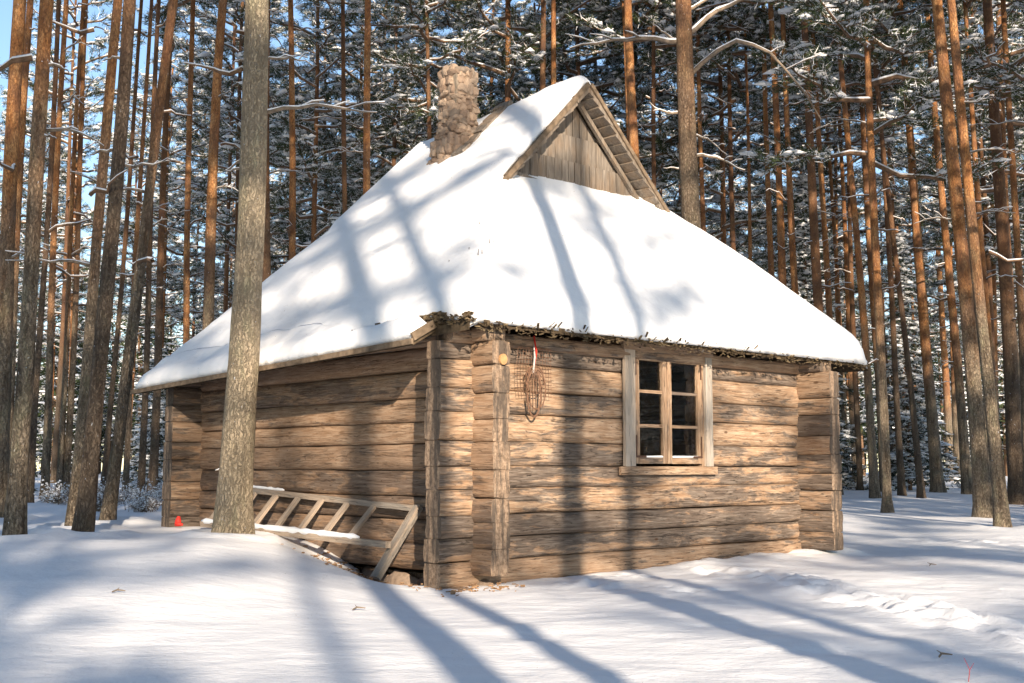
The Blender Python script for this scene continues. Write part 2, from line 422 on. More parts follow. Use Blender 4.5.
def log_segment(mb, x0, x1, yc, zc, h, th, tone, seed, cap0=True, cap1=True, squash=1.0):
    """one hewn log along x; profile of 12 points"""
    n = max(3, int((x1 - x0) / .08)); P = 20
    def qf(x): return 6.0 + 4.0 * float(sstep(-.02, -.14, x)) + 4.0 * float(sstep(LB + .05, LB + .2, x))
    vs = []; fs = []
    for i in range(n + 1):
        x = x0 + (x1 - x0) * i / n
        e = 1.0
        dz = .010 * noise.noise(Vector((x * .6, seed * 3.1, 0))); dy = .010 * noise.noise(Vector((x * .7, seed * 5.1, 4)))
        for k in range(P):
            an = 2 * math.pi * (k + .5) / P
            c, s = math.cos(an), math.sin(an)
            # superellipse: flat hewn face, rounded edges
            q = qf(x)
            r = (abs(c) ** q + abs(s) ** q) ** (-1 / q)
            nz = noise.noise(Vector((x * 2.2, c * 1.4 + seed * 7, s * 1.4))) * .012 + noise.noise(Vector((x * 9, c * 3 + seed * 7, s * 3))) * .0045
            yy = c * r * (th / 2 + nz); z2 = s * r * (h / 2 + nz * .6)
            vs.append((x, yc + dy + yy, zc + dz + z2))
    for i in range(n):
        for k in range(P):
            k2 = (k + 1) % P
            fs.append((i * P + k, (i + 1) * P + k, (i + 1) * P + k2, i * P + k2))
    mb.add(vs, fs, 0, tone)
    for cap, i, sg in ((cap0, 0, -1), (cap1, n, 1)):
        ring = [vs[i * P + k] for k in range(P)]
        cx = ring[0][0]
        inner = [(cx + sg * .006, yc + (p[1] - yc) * .92, zc + (p[2] - zc) * .95) for p in ring]
        ctr = (cx + sg * .008, yc, zc)
        f2 = []
        for k in range(P):
            k2 = (k + 1) % P
            q1 = (k, k + P, k2 + P, k2); q2 = (k + P, 2 * P, k2 + P)
            f2 += [q1, q2] if sg < 0 else [q1[::-1], q2[::-1]]
        mb.add(ring + inner + [ctr], f2, 1, tone)

def log_wall(name, length, e0, e1, z0, seed, opening=None, rot=0, loc=(0, 0, 0), top=1.98, th=.19, label=None, mat='log'):
    mb = MB(); rr = random.Random(seed); z = z0; i = 0
    while z < top - .06:
        h = rr.uniform(.175, .235)
        if z + h > top - .08: h = top - z
        tone = rr.random(); zc = z + h / 2
        t = th + rr.uniform(-.015, .015); yc = rr.uniform(-.010, .010)
        j0 = rr.uniform(-.008, .008); j1 = rr.uniform(-.008, .008)
        segs = [(-e0 + j0, length + e1 + j1)]
        if opening and zc > opening[2] and zc < opening[3]:
            segs = [(-e0 + j0, opening[0]), (opening[1], length + e1 + j1)]
        for s0, s1 in segs: log_segment(mb, s0, s1, yc, zc, h + .001, t, tone, seed + i * 1.7 + s0)
        # stub pieces are hewn a little thicker outside the crossing
        z += h; i += 1
    o = mb.build(name, [M[mat], M['end']], cabin, smooth=True, loc=loc, rot=(0, 0, rot))
    if label: o['label'] = label
    try:
        md = o.data
        sh = [not (p.material_index == 1) for p in md.polygons]
        md.polygons.foreach_set('use_smooth', sh)
    except Exception: pass
    return o
WIN = (1.80, 2.90, .99, 2.01)   # a0,a1,z0,z1 of the opening
log_wall('log_wall', LA, .43, .40, .0, 11, (WIN[0] + .02, WIN[1] - .02, 1.0, 2.0), 0, (0, 0, 0), label='log wall with the window')
log_wall('log_wall', LA, .43, .40, .0, 23, None, 0, (0, LB, 0), label='log wall at the back')
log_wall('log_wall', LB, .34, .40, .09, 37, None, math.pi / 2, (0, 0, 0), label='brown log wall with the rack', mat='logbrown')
log_wall('log_wall', LB, .50, .40, .09, 51, None, math.pi / 2, (LA, 0, 0), label='log wall on the far side')
# top plates
mb = MB()
for k_, (y, s) in enumerate(((-.03, 3), (LB + .03, 4))): log_segment(mb, -.34, LA + .40, y, 2.025, .12, .22, .31 + .2 * k_, s)
mb.build('wall_plate', [M['log'], M['end']], cabin, smooth=True)
mb = MB()
log_segment(mb, -.30, LB + .30, .03, 2.04, .12, .22, .47, 8); log_segment(mb, -.40, LB + .30, -LA, 2.04, .12, .22, .77, 9)
mb.build('wall_plate', [M['log'], M['end']], cabin, smooth=True, rot=(0, 0, math.pi / 2))
# foundation: sill stones and planks
mb = MB(); rr = random.Random(4)
def stone(mb, c, r, rr, m=0, flat=1.0, sub=1):
    import bmesh
    bm = bmesh.new(); bmesh.ops.create_icosphere(bm, subdivisions=2 if sub else 1, radius=1)
    sd = rr.uniform(0, 99); vs = []
    for v in bm.verts:
        p = v.co.copy(); q = 4.0
        f = (abs(p.x) ** q + abs(p.y) ** q + abs(p.z) ** q) ** (-1 / q)
        p = p * (f * .8 + .2) * (1 + .28 * noise.noise(p * 1.6 + Vector((sd, 0, 0))) + .16 * noise.noise(p * 4 + Vector((sd, 5, 0))))
        vs.append((c[0] + p.x * r[0], c[1] + p.y * r[1], c[2] + p.z * r[2] * flat))
    mb.add(vs, [tuple(v.index for v in f.verts) for f in bm.faces], m, rr.random()); bm.free()
for a in np.arange(.1, LA, .42):
    stone(mb, (a, .03, -.10), (.24, .10, .13), rr)
for b in np.arange(.0, LB, .45):
    stone(mb, (.0, b, -.10), (.10, .26, .16), rr)
stone(mb, (-.08, -.16, -.07), (.46, .30, .075), rr); stone(mb, (LA, -.30, -.07), (.20, .24, .07), rr)
mb.build('foundation_stone', M['stone'], cabin, smooth=True)
mb = MB()
log_segment(mb, .22, 1.30, -.045, -.05, .10, .12, .15, 71); log_segment(mb, 1.5, 2.7, -.03, -.045, .09, .12, .6, 72)
mb.build('sill_plank', [M['log'], M['end']], cabin, smooth=True)
mb = MB(); mb.box((LA / 2, LB / 2, .02), (LA - .2, LB - .2, .05)); mb.build('floor_board', M['loggrey'], cabin)
mb = MB(); mb.box((LA / 2, LB / 2, 2.2), (LA + .1, LB + .1, .03)); mb.build('ceiling_board', M['loggrey'], cabin)

# ---- roof
RA = 2.45; EA0, EA1, EB0, EB1 = -.42, 5.52, -.43, 4.93
BV, BG, BK = .99, 1.19, 3.9
def sag(b): return 1 - .022 * np.maximum(0, np.asarray(b, float) - 1.0)
def zl(a, b): return 2.10 + (5.0 - 2.10) / (RA - EA0) * (np.asarray(a, float) - EA0) * sag(b) - .035 * np.asarray(b, float) * sstep(1.2, -.4, a)
def zr(a, b): return 2.12 + (5.0 - 2.12) / (EA1 - RA) * (EA1 - np.asarray(a, float)) * sag(b)
def zf(b): return 2.10 + 1.11 * (np.asarray(b, float) - EB0)
def zk(b): return 1.98 + 1.42 * (EB1 - np.asarray(b, float))
def smin(x, y, k=.16):
    h = np.clip(.5 + .5 * (y - x) / k, 0, 1); return y * (1 - h) + x * h - k * h * (1 - h)
def snow_noise(a, b): return .038 * fbm(a * .9, b * .9, 3, 31) + .016 * fbm(a * 2.8, b * 2.8, 3, 33) + .006 * fbm(a * 9, b * 9, 2, 35)
T0 = .15
def thick(d): 
    t = np.clip(d / .16, 0, 1); return T0 * np.sqrt(np.clip(1 - (1 - t) ** 2, 0, 1))
def sheet(name, A, B, Z, Zb, parent, mat):
    ny, nx = A.shape; N = nx * ny
    top = np.stack([A, B, Z], -1).reshape(-1, 3); bot = np.stack([A, B, Zb], -1).reshape(-1, 3)
    i = np.arange(N).reshape(ny, nx)
    f = np.stack([i[:-1, :-1], i[:-1, 1:], i[1:, 1:], i[1:, :-1]], -1).reshape(-1, 4)
    fb = f[:, ::-1] + N
    rim = []
    per = list(i[0, :]) + list(i[1:, -1]) + list(i[-1, :-1][::-1]) + list(i[1:-1, 0][::-1])
    for k in range(len(per)):
        p, q = per[k], per[(k + 1) % len(per)]; rim.append((p, p + N, q + N, q))
    o = mesh_obj(name, np.vstack([top, bot]).tolist(), f.tolist() + fb.tolist() + rim, mat, parent, smooth=True)
    return o
na, nb = 150, 136
av = np.linspace(0, 1, na); bv = np.linspace(0, 1, nb)
# denser towards the rims
dens = lambda t: t + .0 * t
A0 = EA0 + (EA1 - EA0) * dens(av); B0 = EB0 + (EB1 - EB0) * dens(bv)
A, B = np.meshgrid(A0, B0)
wav = .045 * fbm(A * 2.1, B * 2.1, 3, 40) + .028 * fbm(A * 9, B * 9, 2, 41)
d = np.minimum(np.minimum(A - EA0, EA1 - A), np.minimum(B - EB0, EB1 - B))
base = smin(smin(zl(A, B), zr(A, B), .05), smin(zf(B), zk(B), .05), .22)
base = np.minimum(base, 4.12)
under = sstep(1.25, 1.45, A) * sstep(3.75, 3.55, A) * sstep(BG + .02, BG + .25, B) * sstep(BK - .05, BK - .2, B)
hol = .10 * sstep(BG - .75, BG - .1, B) * sstep(1.2, 1.6, A) * sstep(3.7, 3.3, A)
Zt = base - hol + thick(d + .012) * (1 + .75 * sstep(2.8, 4.8, A)) + snow_noise(A, B) * sstep(0, .3, d) - under * .09 + .022 * sstep(.12, 0, d) * fbm(A * 6, B * 6, 2, 44)
Zb = base + .004 - under * .2
edge = sstep(.10, 0, d)
An = A + edge * wav * np.where(A - EA0 < EA1 - A, 1, -1) * (np.minimum(A - EA0, EA1 - A) < .11)
Bn = B + edge * wav * np.where(B - EB0 < EB1 - B, 1, -1) * (np.minimum(B - EB0, EB1 - B) < .11)
roof = None
mbr = MB()
def pr(poly, t=.075, tone=.3): mbr.prism([(a, b, z) for a, b, z in poly], (0, 0, -t), 0, tone)
def pl_(a, b, fn): return (a, b, float(fn) - .005)
hf = 1.0
# deck polygons (left, right, front, back), cut at the hips
def hipa_left(b, plane):   # a on the left plane where z equals plane(b)
    lo, hi = EA0, RA
    for _ in range(40):
        m_ = (lo + hi) / 2
        if float(zl(m_, b)) < float(plane): lo = m_
        else: hi = m_
    return lo
def hipa_right(b, plane):
    lo, hi = RA, EA1
    for _ in range(40):
        m_ = (lo + hi) / 2
        if float(zr(m_, b)) > float(plane): lo = m_
        else: hi = m_
    return hi
aFL, aFR = hipa_left(BG, zf(BG)), hipa_right(BG, zf(BG))
aKL, aKR = hipa_left(BK, zk(BK)), hipa_right(BK, zk(BK))
g_ = .01
pr([pl_(EA0, EB0, zl(EA0, EB0)), pl_(aFL, BG, zl(aFL, BG)), pl_(aFL, BK, zl(aFL, BK)), pl_(aKL, BK, zl(aKL, BK)), pl_(EA0, EB1, zl(EA0, EB1))])
pr([pl_(EA1, EB1, zr(EA1, EB1)), pl_(aKR, BK, zr(aKR, BK)), pl_(aFR, BG, zr(aFR, BG)), pl_(EA1, EB0, zr(EA1, EB0))])
pr([pl_(EA1, EB0 + .03, zf(EB0 + .03)), pl_(aFR, BG, zf(BG)), pl_(aFL, BG, zf(BG)), pl_(EA0, EB0 + .03, zf(EB0 + .03))], .05)
pr([pl_(EA0, EB1, zk(EB1)), pl_(aKL, BK, zk(BK)), pl_(aKR, BK, zk(BK)), pl_(EA1, EB1, zk(EB1))])
# lower kicked-out strip on the ladder side
pr([(-.33, .0, 2.15), (-.33, 4.86, 2.00), (-.65, 4.90, 1.80), (-.65, -.01, 1.975)], .05, .2)
# saddle decks
pr([(1.0, BV - .02, float(zl(1.0, BV)) + .02), (RA, BV - .02, float(zl(RA, BV)) + .02), (RA, BK + .02, float(zl(RA, BK)) + .02), (1.0, BK + .02, float(zl(1.0, BK)) + .02)], .07, .5)
pr([(3.72, BK + .02, float(zr(3.72, BK)) + .022), (RA, BK + .02, float(zr(RA, BK)) + .022), (RA, BV - .02, float(zr(RA, BV)) + .022), (3.72, BV - .02, float(zr(3.72, BV)) + .022)], .07, .5)
roof = mbr.build('roof', M['reed'], cabin)
sheet('roof_snow', An, Bn, Zt, Zb, roof, M['snow'])['label'] = 'thick snow on the hipped roof'
# saddle snow
na, nb = 90, 80
A0 = np.linspace(1.02, 3.78, na); B0 = np.linspace(BV, BK, nb); A, B = np.meshgrid(A0, B0)
bs = smin(zl(A, B), zr(A, B), .07)
d = np.minimum(B - BV, BK - B)
fe = sstep(1.02, 1.22, A) * sstep(3.78, 3.6, A)
fr_ = sstep(1.15, 1.0, B)          # front verge keeps its full depth
hh = np.where(fe < 1, np.minimum(1, fe + fr_ * .4), 1)
Z2 = bs + .030 + (thick(d + .02) * .95 - .03 + snow_noise(A, B) * sstep(0, .25, d)) * hh - .05 * (1 - hh)
wv = .02 * fbm(A * 5, B * 5, 3, 52) * sstep(.1, 0, d)
sheet('roof_snow', A, B + wv, Z2, bs + .022 - .05 * (1 - hh), roof, M['snow'])['label'] = 'snow on the upper gable roof'
# snow on lower strip
na, nb = 12, 170
A0 = np.linspace(-.655, -.31, na); B0 = np.linspace(.0, 4.88, nb); A, B = np.meshgrid(A0, B0)
zs = 1.975 + (A + .65) * (.175 / .32) - .036 * B
d = np.minimum(np.minimum(A + .655, (B - 0)), 4.88 - B)
Z3 = zs + .005 + .15 * np.sqrt(np.clip(1 - (1 - np.clip((d + .012) / .11, 0, 1)) ** 2, 0, 1)) * (1 + .25 * fbm(A * 3, B * 3, 3, 61)) * (1 - .75 * sstep(1.5, .9, B) * sstep(-.56, -.44, A)) + .05 * sstep(1.0, 2.2, B) * sstep(-.5, -.32, A)
sheet('roof_snow', A + .03 * fbm(B * 3, B * 0, 3, 63) * sstep(-.45, -.65, A), B, Z3, zs + .003, roof, M['snow'])['label'] = 'snow strip on the low eave board'
# eave board edge on the ladder side
mb = MB()
mb.beam((-.315, -.022, 2.185), (-.665, -.022, 1.990), .025, .065, tone=.1)
mb.beam((-.672, -.03, 1.955), (-.672, 4.90, 1.78), .02, .045, tone=.9)
mb.build('eave_board', M['brownboard'], roof)
# fringe of reed and moss
mb = MB(); rr = random.Random(9)
def chip(c, L, w, d3, mi):
    d3 = Vector(d3).normalized(); s_ = d3.cross(Vector((rr.uniform(-.3, .3), rr.uniform(-.3, .3), 1))).normalized(); u_ = s_.cross(d3)
    mb.box(c, (L, w, w * rr.uniform(.4, .9)), Matrix((d3, s_, u_)).transposed(), mi, .2 * w)
for i in range(520):
    a = rr.uniform(EA0, EA1)
    cl = .5 + .5 * math.sin(a * 7.3) * math.sin(a * 3.1 + 1)
    z = 2.085 + rr.uniform(-.03, .045) + (.035 * cl if rr.random() < .4 else 0)
    L = rr.uniform(.02, .05) * (1.3 if rr.random() < .12 else 1)
    chip((a, EB0 - .012 + rr.uniform(-.02, .04), z - .02), L, rr.uniform(.006, .015), (rr.uniform(-.9, .9), -.8, rr.uniform(-.7, .5)), 0 if rr.random() < .5 else 1)
for i in range(18):
    a = rr.choice([.5, .9, 1.75, 2.1, 2.6, 3.0, 3.2]) + rr.gauss(0, .12)
    chip((a, EB0 - .02, 2.12 + rr.uniform(0, .04)), rr.uniform(.03, .07), rr.uniform(.01, .02), (rr.uniform(-.6, .6), -.7, .7), rr.choice([0, 1, 1]))
for i in range(150):
    b = EB0 + (rr.random() ** 1.7) * 1.3
    a = -.42 + rr.gauss(0, .018) 
    chip((a, b, 2.115 - .035 * b + rr.uniform(-.03, .05)), rr.uniform(.03, .08), rr.uniform(.008, .018), (-.8, rr.uniform(-.8, .8), rr.uniform(-.5, .3)), rr.choice([0, 1, 1]))
for i in range(170):
    b = -.1 + rr.random() ** 1.4 * 1.25; a = -.43 + rr.gauss(0, .012)
    chip((a, b, 2.16 - .035 * b + rr.uniform(-.05, .04)), rr.uniform(.03, .08), rr.uniform(.012, .026), (-.7, rr.uniform(-.9, .9), rr.uniform(-.5, .2)), 1 if rr.random() < .8 else 0)
for b0 in (1.55, 1.7, 2.15, 2.3, 2.9, 3.55, 4.5, 4.6, 4.7):
    for i in range(5): chip((-.40, b0 + rr.gauss(0, .05), 2.155 - .035 * b0), rr.uniform(.04, .08), .02, (-.8, .5, .3), 1)
mb.build('eave_fringe', [M['moss'], M['reed']], roof)
# dark twigs poking through the roof snow
mb = MB()
for (a, b) in ((.15, .12), (.2, .3), (.35, .2), (.10, .45), (.5, .5)):
    for q in range(2):
        z = float(min(zl(a, b), zf(b))) + T0 * .75; mb = MB(); mb.tube([(a + q * .05, b, z - .06), (a - .02 + q * .04, b - .03, z + .03)], [.006, .003], 4)
        mb.build('reed_stalk', M['reed'], roof)
# verge shingles: stepped edge left, visible underside right
mb = MB(); rr = random.Random(21)
n = 15
for i in range(n):
    t = (i + .5) / n
    a = 1.0 + (RA - 1.0) * t; z = float(zl(a, BV)) - .035
    rot = Matrix.Rotation(-math.atan2(2.9, 2.87), 3, 'Y')
    mb.box((a, BV + .05, z + rr.uniform(-.008, .008)), (.16, .13 + rr.uniform(0, .05), .075), rot @ Matrix.Rotation(.12, 3, 'Y'), 0, .008, rr.random())
    a = 3.78 - (3.78 - RA) * t; z = float(zr(a, BV)) - .045
    rot = Matrix.Rotation(math.atan2(2.88, 3.07), 3, 'Y')
    mb.box((a, BV + .09, z), (.15, .24, .045), rot @ Matrix.Rotation(-.20, 3, 'Y'), 0, .008, rr.random())
mb.build('verge_shingle', M['greyboard'], roof)
mb = MB()
mb.beam((RA - .02, BV - .035, 4.985), (1.04, BV - .035, float(zl(1.04, BV)) - .015), .025, .05, tone=.2)
mb.beam((RA + .02, BV - .037, 4.99), (3.74, BV - .037, float(zr(3.74, BV)) - .02), .03, .045, tone=.5)
mb.build('barge_board', M['brownboard'], roof)
# gable boards
mb = MB(); rr = random.Random(33)
def roofz(a): return float(min(zl(a, BG), zr(a, BG))) - .10
for ti, (za, zb_, wd) in enumerate(((3.72, 4.19, .115), (4.19, 4.48, .26), (4.48, 5.0, .12))):
    a = 1.15
    while a < 3.8:
        w = wd * rr.uniform(.8, 1.25); a1 = a + w - .010
        t0, t1 = min(zb_, roofz(a)), min(zb_, roofz(a1))
        bo = BG + .026 * ti + rr.uniform(-.005, .004)
        if max(t0, t1) > za + .02:
            poly = [(a, bo, za), (a1, bo, za), (a1, bo, max(za + .001, t1)), (a, bo, max(za + .001, t0))]
            if t0 < zb_ and t1 < zb_ and (a - RA) * (a1 - RA) < 0: poly.insert(3, (RA, bo, roofz(RA)))
            mb.prism(poly, (0, .02, 0), 0, rr.random() * (1.0 if rr.random() < .5 else .3))
        a += w
mb.beam((1.46, BG - .02, 3.93), (2.0, BG - .02, 3.87), .03, .05, tone=0)
mb.build('gable_wall', M['greyboard'], cabin)
# verge rafters inside of gable
mb = MB()
mb.beam((RA - .02, BG - .03, 4.86), (1.45, BG - .03, roofz(1.45) - .04), .04, .05, tone=.7); mb.beam((RA + .02, BG - .033, 4.86), (3.6, BG - .033, roofz(3.6) - .05), .04, .045, tone=.3)
mb.build('rafter', M['greyboard'], roof)
mb = MB()
poly = [(1.1, BK - .03, 3.3), (3.9, BK - .03, 3.3), (RA, BK - .03, 4.75)]
mb.prism(poly, (0, -.02, 0), 0, .5); mb.build('gable_wall', M['greyboard'], cabin)

# chimney of field stones
mb = MB(); rr = random.Random(12); ca, cb = 1.98, 2.55
mb.box((ca, cb, 4.7), (.31, .31, 1.28), None, 1)
z = 4.12; row = 0
while z < 5.34:
    h = rr.choice([.045, .06, .075, .10, .115]); f = .172 + .17 * max(0, (4.8 - z))
    an = rr.random() * 6.28; end = an + 6.2
    while an < end:
        wd = rr.uniform(.05, .125); da = wd / f * .95
        am = an + da / 2; q = 5; c, s_ = math.cos(am), math.sin(am); r = (abs(c) ** q + abs(s_) ** q) ** (-1 / q)
        face = round(am / (math.pi / 2)) * math.pi / 2; tx_ = Matrix.Rotation(face + rr.uniform(-.25, .25), 3, 'Z')
        sub = MB(); stone(sub, (0, 0, 0), (rr.uniform(.045, .07), wd * .60, h * rr.uniform(.52, .75)), rr)
        tl = Matrix.Rotation(rr.uniform(-.35, .35), 3, 'X')
        ctr = Vector((ca + c * r * (f - .035 + rr.uniform(-.012, .012)), cb + s_ * r * (f - .035), z + h / 2 + rr.uniform(-.02, .02)))
        mb.add([tx_ @ (tl @ Vector(v)) + ctr for v in sub.v], sub.f, 0, rr.random())
        an += da
    z += h * .90; row += 1
for k in range(7): stone(mb, (ca + rr.uniform(-.12, .12), cb + rr.uniform(-.12, .12), 5.37 + rr.uniform(-.02, .03)), (.10, .09, .045), rr)
mb.build('chimney', [M['stone'], M['mortar']], roof, smooth=False)
mb = MB()
for k in range(10):
    t = k / 9; a = 1.78 + .66 * t
    mb.box((a, cb - .30 + .05 * t, float(zl(a, cb)) + .13 + .03 * rr.random()), (.14, .20, .05), Matrix.Rotation(-.75, 3, 'Y'), 0, .012, rr.random())
mb.build('chimney_shingle', M['greyboard'], roof)

# ---- window
win = empty('window', ((WIN[0] + WIN[1]) / 2, -.1, WIN[2]), 0, cabin)
ww = WIN[1] - WIN[0]; hh_ = WIN[3] - WIN[2]
def mbx(name, boxes, mat, parent, **k):
    m_ = MB()
    for (c, d_) in boxes: m_.box(c, d_, None, 0, .0015, random.random())
    return m_.build(name, mat, parent, **k)
def vert_obj(name, x, z0, z1, w, dp, y, mat, parent):
    # object whose local x runs along the board so that the grain follows it
    m_ = MB(); m_.box(((z1 - z0) / 2, 0, 0), (z1 - z0, dp, w), None, 0, .003, random.random())
    return m_.build(name, mat, parent, loc=(x, y, z0), rot=(0, -math.pi / 2, 0))
def hor_obj(name, x0, x1, z, h, dp, y, mat, parent):
    m_ = MB(); m_.box(((x1 - x0) / 2, 0, 0), (x1 - x0, dp, h), None, 0, .002, random.random())
    return m_.build(name, mat, parent, loc=(x0, y, z))
vert_obj('casing', -ww / 2 - .005, -.02, 1.075, .140, .03, -.032, M['casing'], win)
vert_obj('casing', ww / 2 + .07, -.02, 1.055, .105, .03, -.032, M['casing'], win)
hor_obj('lintel', -ww / 2 - .10, ww / 2 + .14, 1.115, .115, .05, -.028, M['log'], win)
hor_obj('sill', -ww / 2 - .13, ww / 2 + .20, -.060, .075, .03, -.024, M['log'], win)
for s_, x0, x1 in (('l', -ww / 2 + .08, .0), ('r', .0, ww / 2 - .02)):
    sash = empty('sash', ((x0 + x1) / 2, -.006, 0), 0, win)
    hw_ = (x1 - x0) / 2 - .004; zt = 1.035
    for sg in (-1, 1): vert_obj('stile', sg * (hw_ - .032), .005, zt, .064, .035, 0, M['paleboard'], sash)
    for z_ in (.035, zt - .032): hor_obj('rail', -hw_ + .064, hw_ - .064, z_, .06, .033, 0, M['paleboard'], sash)
    for q in (1, 2): hor_obj('glazing_bar', -hw_ + .063, hw_ - .063, .035 + (zt - .067) * q / 3, .03, .026, -.001, M['paleboard'], sash)
    for q in range(3):
        z0 = .035 + (zt - .067) * q / 3 + .012; z1 = .035 + (zt - .067) * (q + 1) / 3 - .012
        m_ = MB(); m_.box((0, .006, (z0 + z1) / 2), (2 * hw_ - .12, .004, z1 - z0)); pn = m_.build('pane', M['glass'], sash)
        pn.rotation_euler = (random.uniform(-.01, .01), 0, random.uniform(-.012, .012))
    m_ = MB(); m_.box((0, -.012, .072), (2 * hw_ - .14, .018, .014), None, 0, .004); m_.build('sill_snow', M['bsnow'], sash)
    sx_ = -1 if s_ == 'l' else 1
    for z_ in (.17, .93):
        m_ = MB(); m_.box((sx_ * (hw_ - .012), -.023, z_), (.014, .007, .20)); m_.box((sx_ * (hw_ - .075), -.024, z_ + (.1 if z_ > .5 else -.1)), (.14, .006, .018), None, 0, .002)
        m_.build('hinge', M['iron'], sash)
# inner dark curtainless room is closed by walls; reveal boards
vert_obj('jamb', -ww / 2 + .05, -.02, 1.07, .05, .16, .065, M['paleboard'], win); vert_obj('jamb', ww / 2 + .005, -.02, 1.07, .05, .16, .065, M['paleboard'], win)
m_ = MB(); m_.tube([(ww / 2 - .07, -.05, 1.13), (ww / 2 - .10, -.12, 1.125)], [.028, .034], 10); m_.box((ww / 2 - .06, -.045, 1.15), (.03, .06, .03))
m_.build('lamp_head', M['disc'], win, smooth=False)
# pale round plate under the corner eave
m_ = MB(); pts = []
vs = [(.055 * math.cos(t_ * math.pi / 8) , 0, .06 * math.sin(t_ * math.pi / 8)) for t_ in range(16)]
m_.prism(vs, (0, -.012, 0)); m_.build('round_plate', M['disc'], cabin, loc=(-.27, -.147, 2.13))
# pegs at the log ends
m_ = MB(); vs = [(.04 * math.cos(t_ * math.pi / 8), 0, .045 * math.sin(t_ * math.pi / 8)) for t_ in range(16)]
m_.prism(vs, (0, -.02, 0)); m_.build('peg', m_plain('fresh_wood', (.46, .26, .12), .8, .2, .2, 30), cabin, loc=(0.0, -.352, 1.83))

# ------------------------------------------------------------------ hanging wire trap
tx, ty = hw(.55, -.165)
trap = empty('wire_basket', (tx, ty, 1.34), TH)
tag(trap, 'rusty wire mesh basket hanging from a red cord under the eave beside the corner', 'wire basket')
m_ = MB(); rr = random.Random(2)
for i in range(13):
    x = -.20 + i * .033; m_.tube([(x + .004 * math.sin(i), -.0, .22), (x * 1.04, .012, .42), (x * .98, 0, .62)], [.0022] * 3, 4)
for i in range(13):
    z = .22 + i * .034; m_.tube([(-.20, 0, z), (0, .014 - .02 * math.sin(i), z + .006), (.20, 0, z)], [.0022] * 3, 4)
m_.build('mesh_panel', M['wire'], trap)
m_ = MB()
for (rx, rz, cx, cz, ph) in ((.085, .22, -.03, .26, 0), (.06, .20, -.03, .25, .5), (.075, .17, .0, .28, 1.0), (.10, .12, -.02, .36, .2)):
    pts = []
    for k in range(25):
        t_ = 2 * math.pi * k / 24; pts.append((cx + rx * math.cos(t_), -.02 - .04 * math.sin(ph) * math.cos(t_), cz + rz * math.sin(t_)))
    m_.tube(pts, [.006] * 25, 5, cap=False)
for k in range(6): m_.tube([(-.08 + .03 * k, -.03, .12), (-.10 + .035 * k, -.05, .30), (-.03 + .01 * k, -.02, .46)], [.0035] * 3, 4)
m_.build('hoop', M['wire'], trap)
m_ = MB(); m_.tube([(-.02, -.01, .47), (.0, -.02, .60), (.01, .02, .74)], [.007, .007, .007], 5); m_.build('cord', M['red'], trap)
m_ = MB(); m_.tube([(-.035, -.015, .42), (-.03, -.03, .55), (-.02, -.01, .66)], [.009, .009, .004], 6); m_.build('hook', M['disc'], trap)

# ------------------------------------------------------------------ slatted rack leaning on the left wall
ra, rb_ = hw(-.13, 2.0)
rack = empty('slatted_rack', (ra, rb_, .3), TH + math.pi / 2)     # local x = along the wall, y = towards the camera side
tag(rack, 'weathered wooden rack of slanted slats with snowy rails leaning on the left wall', 'rack')
def X(b): return b - 2.0
topz = lambda b: .615 + .045 * (b - .6) - .3
botz = lambda b: .325 + .020 * (b - .4) - .3
def rail(name, b0, z0, b1, z1, y, w, h, parent):
    p = Vector((X(b0), y, z0)); q = Vector((X(b1), y, z1)); L = (q - p).length
    m_ = MB(); m_.box((L / 2, 0, 0), (L, w, h), None, 0, .004, random.random())
    return m_.build(name, M['slat'], parent, loc=p, rot=(0, -math.atan2(z1 - z0, (b1 - b0)), 0))
rail('rail', .55, topz(.55), 3.75, topz(3.75), .035, .045, .05, rack)
rail('rail', .50, botz(.5), 3.6, botz(3.6), .36, .045, .055, rack)
for i, b in enumerate((3.55, 3.12, 2.72, 2.32, 1.93, 1.52, 1.12)):
    p = Vector((X(b), .33, botz(b) - .01)); q = Vector((X(b) + .0, .05, topz(b) - .02))
    d_ = q - p; m_ = MB()
    m_.box((d_.length / 2, 0, 0), (d_.length, .07 + random.uniform(-.01, .01), .028), None, 0, .004, random.random())
    xax = d_.normalized(); yax = Vector((1, 0, 0)); zax = xax.cross(yax)
    o = m_.build('slat', M['slat'], rack); o.matrix_local = Matrix.Translation(p) @ Matrix((xax, yax, zax)).transposed().to_4x4()
p = Vector((X(.56), .44, -.24)); q = Vector((X(.52), .03, topz(.5) + .02)); d_ = q - p
m_ = MB(); m_.box((d_.length / 2, 0, 0), (d_.length, .09, .05), None, 0, .005, .9)
xax = d_.normalized(); yax = (Vector((1, 0, 0)) - xax * xax.x).normalized(); zax = xax.cross(yax)
o = m_.build('leg', M['slat'], rack); o.matrix_local = Matrix.Translation(p) @ Matrix((xax, yax, zax)).transposed().to_4x4()
m_ = MB(); rr = random.Random(8)
for (b0, b1, y, zf_, hgt, wd) in ((.9, 3.6, .365, botz, .030, .06), (2.6, 3.75, .035, topz, .018, .045)):
    pts = []; rad = []
    n = 30
    for k in range(n + 1):
        b = b0 + (b1 - b0) * k / n; pts.append((X(b), y + rr.uniform(-.004, .004), zf_(b) + .036)); rad.append(hgt * (.65 + .5 * rr.random()) * (1 if 0 < k < n else .3))
    m_.tube(pts, rad, 8)
m_.build('rail_snow', M['bsnow'], rack, smooth=True)

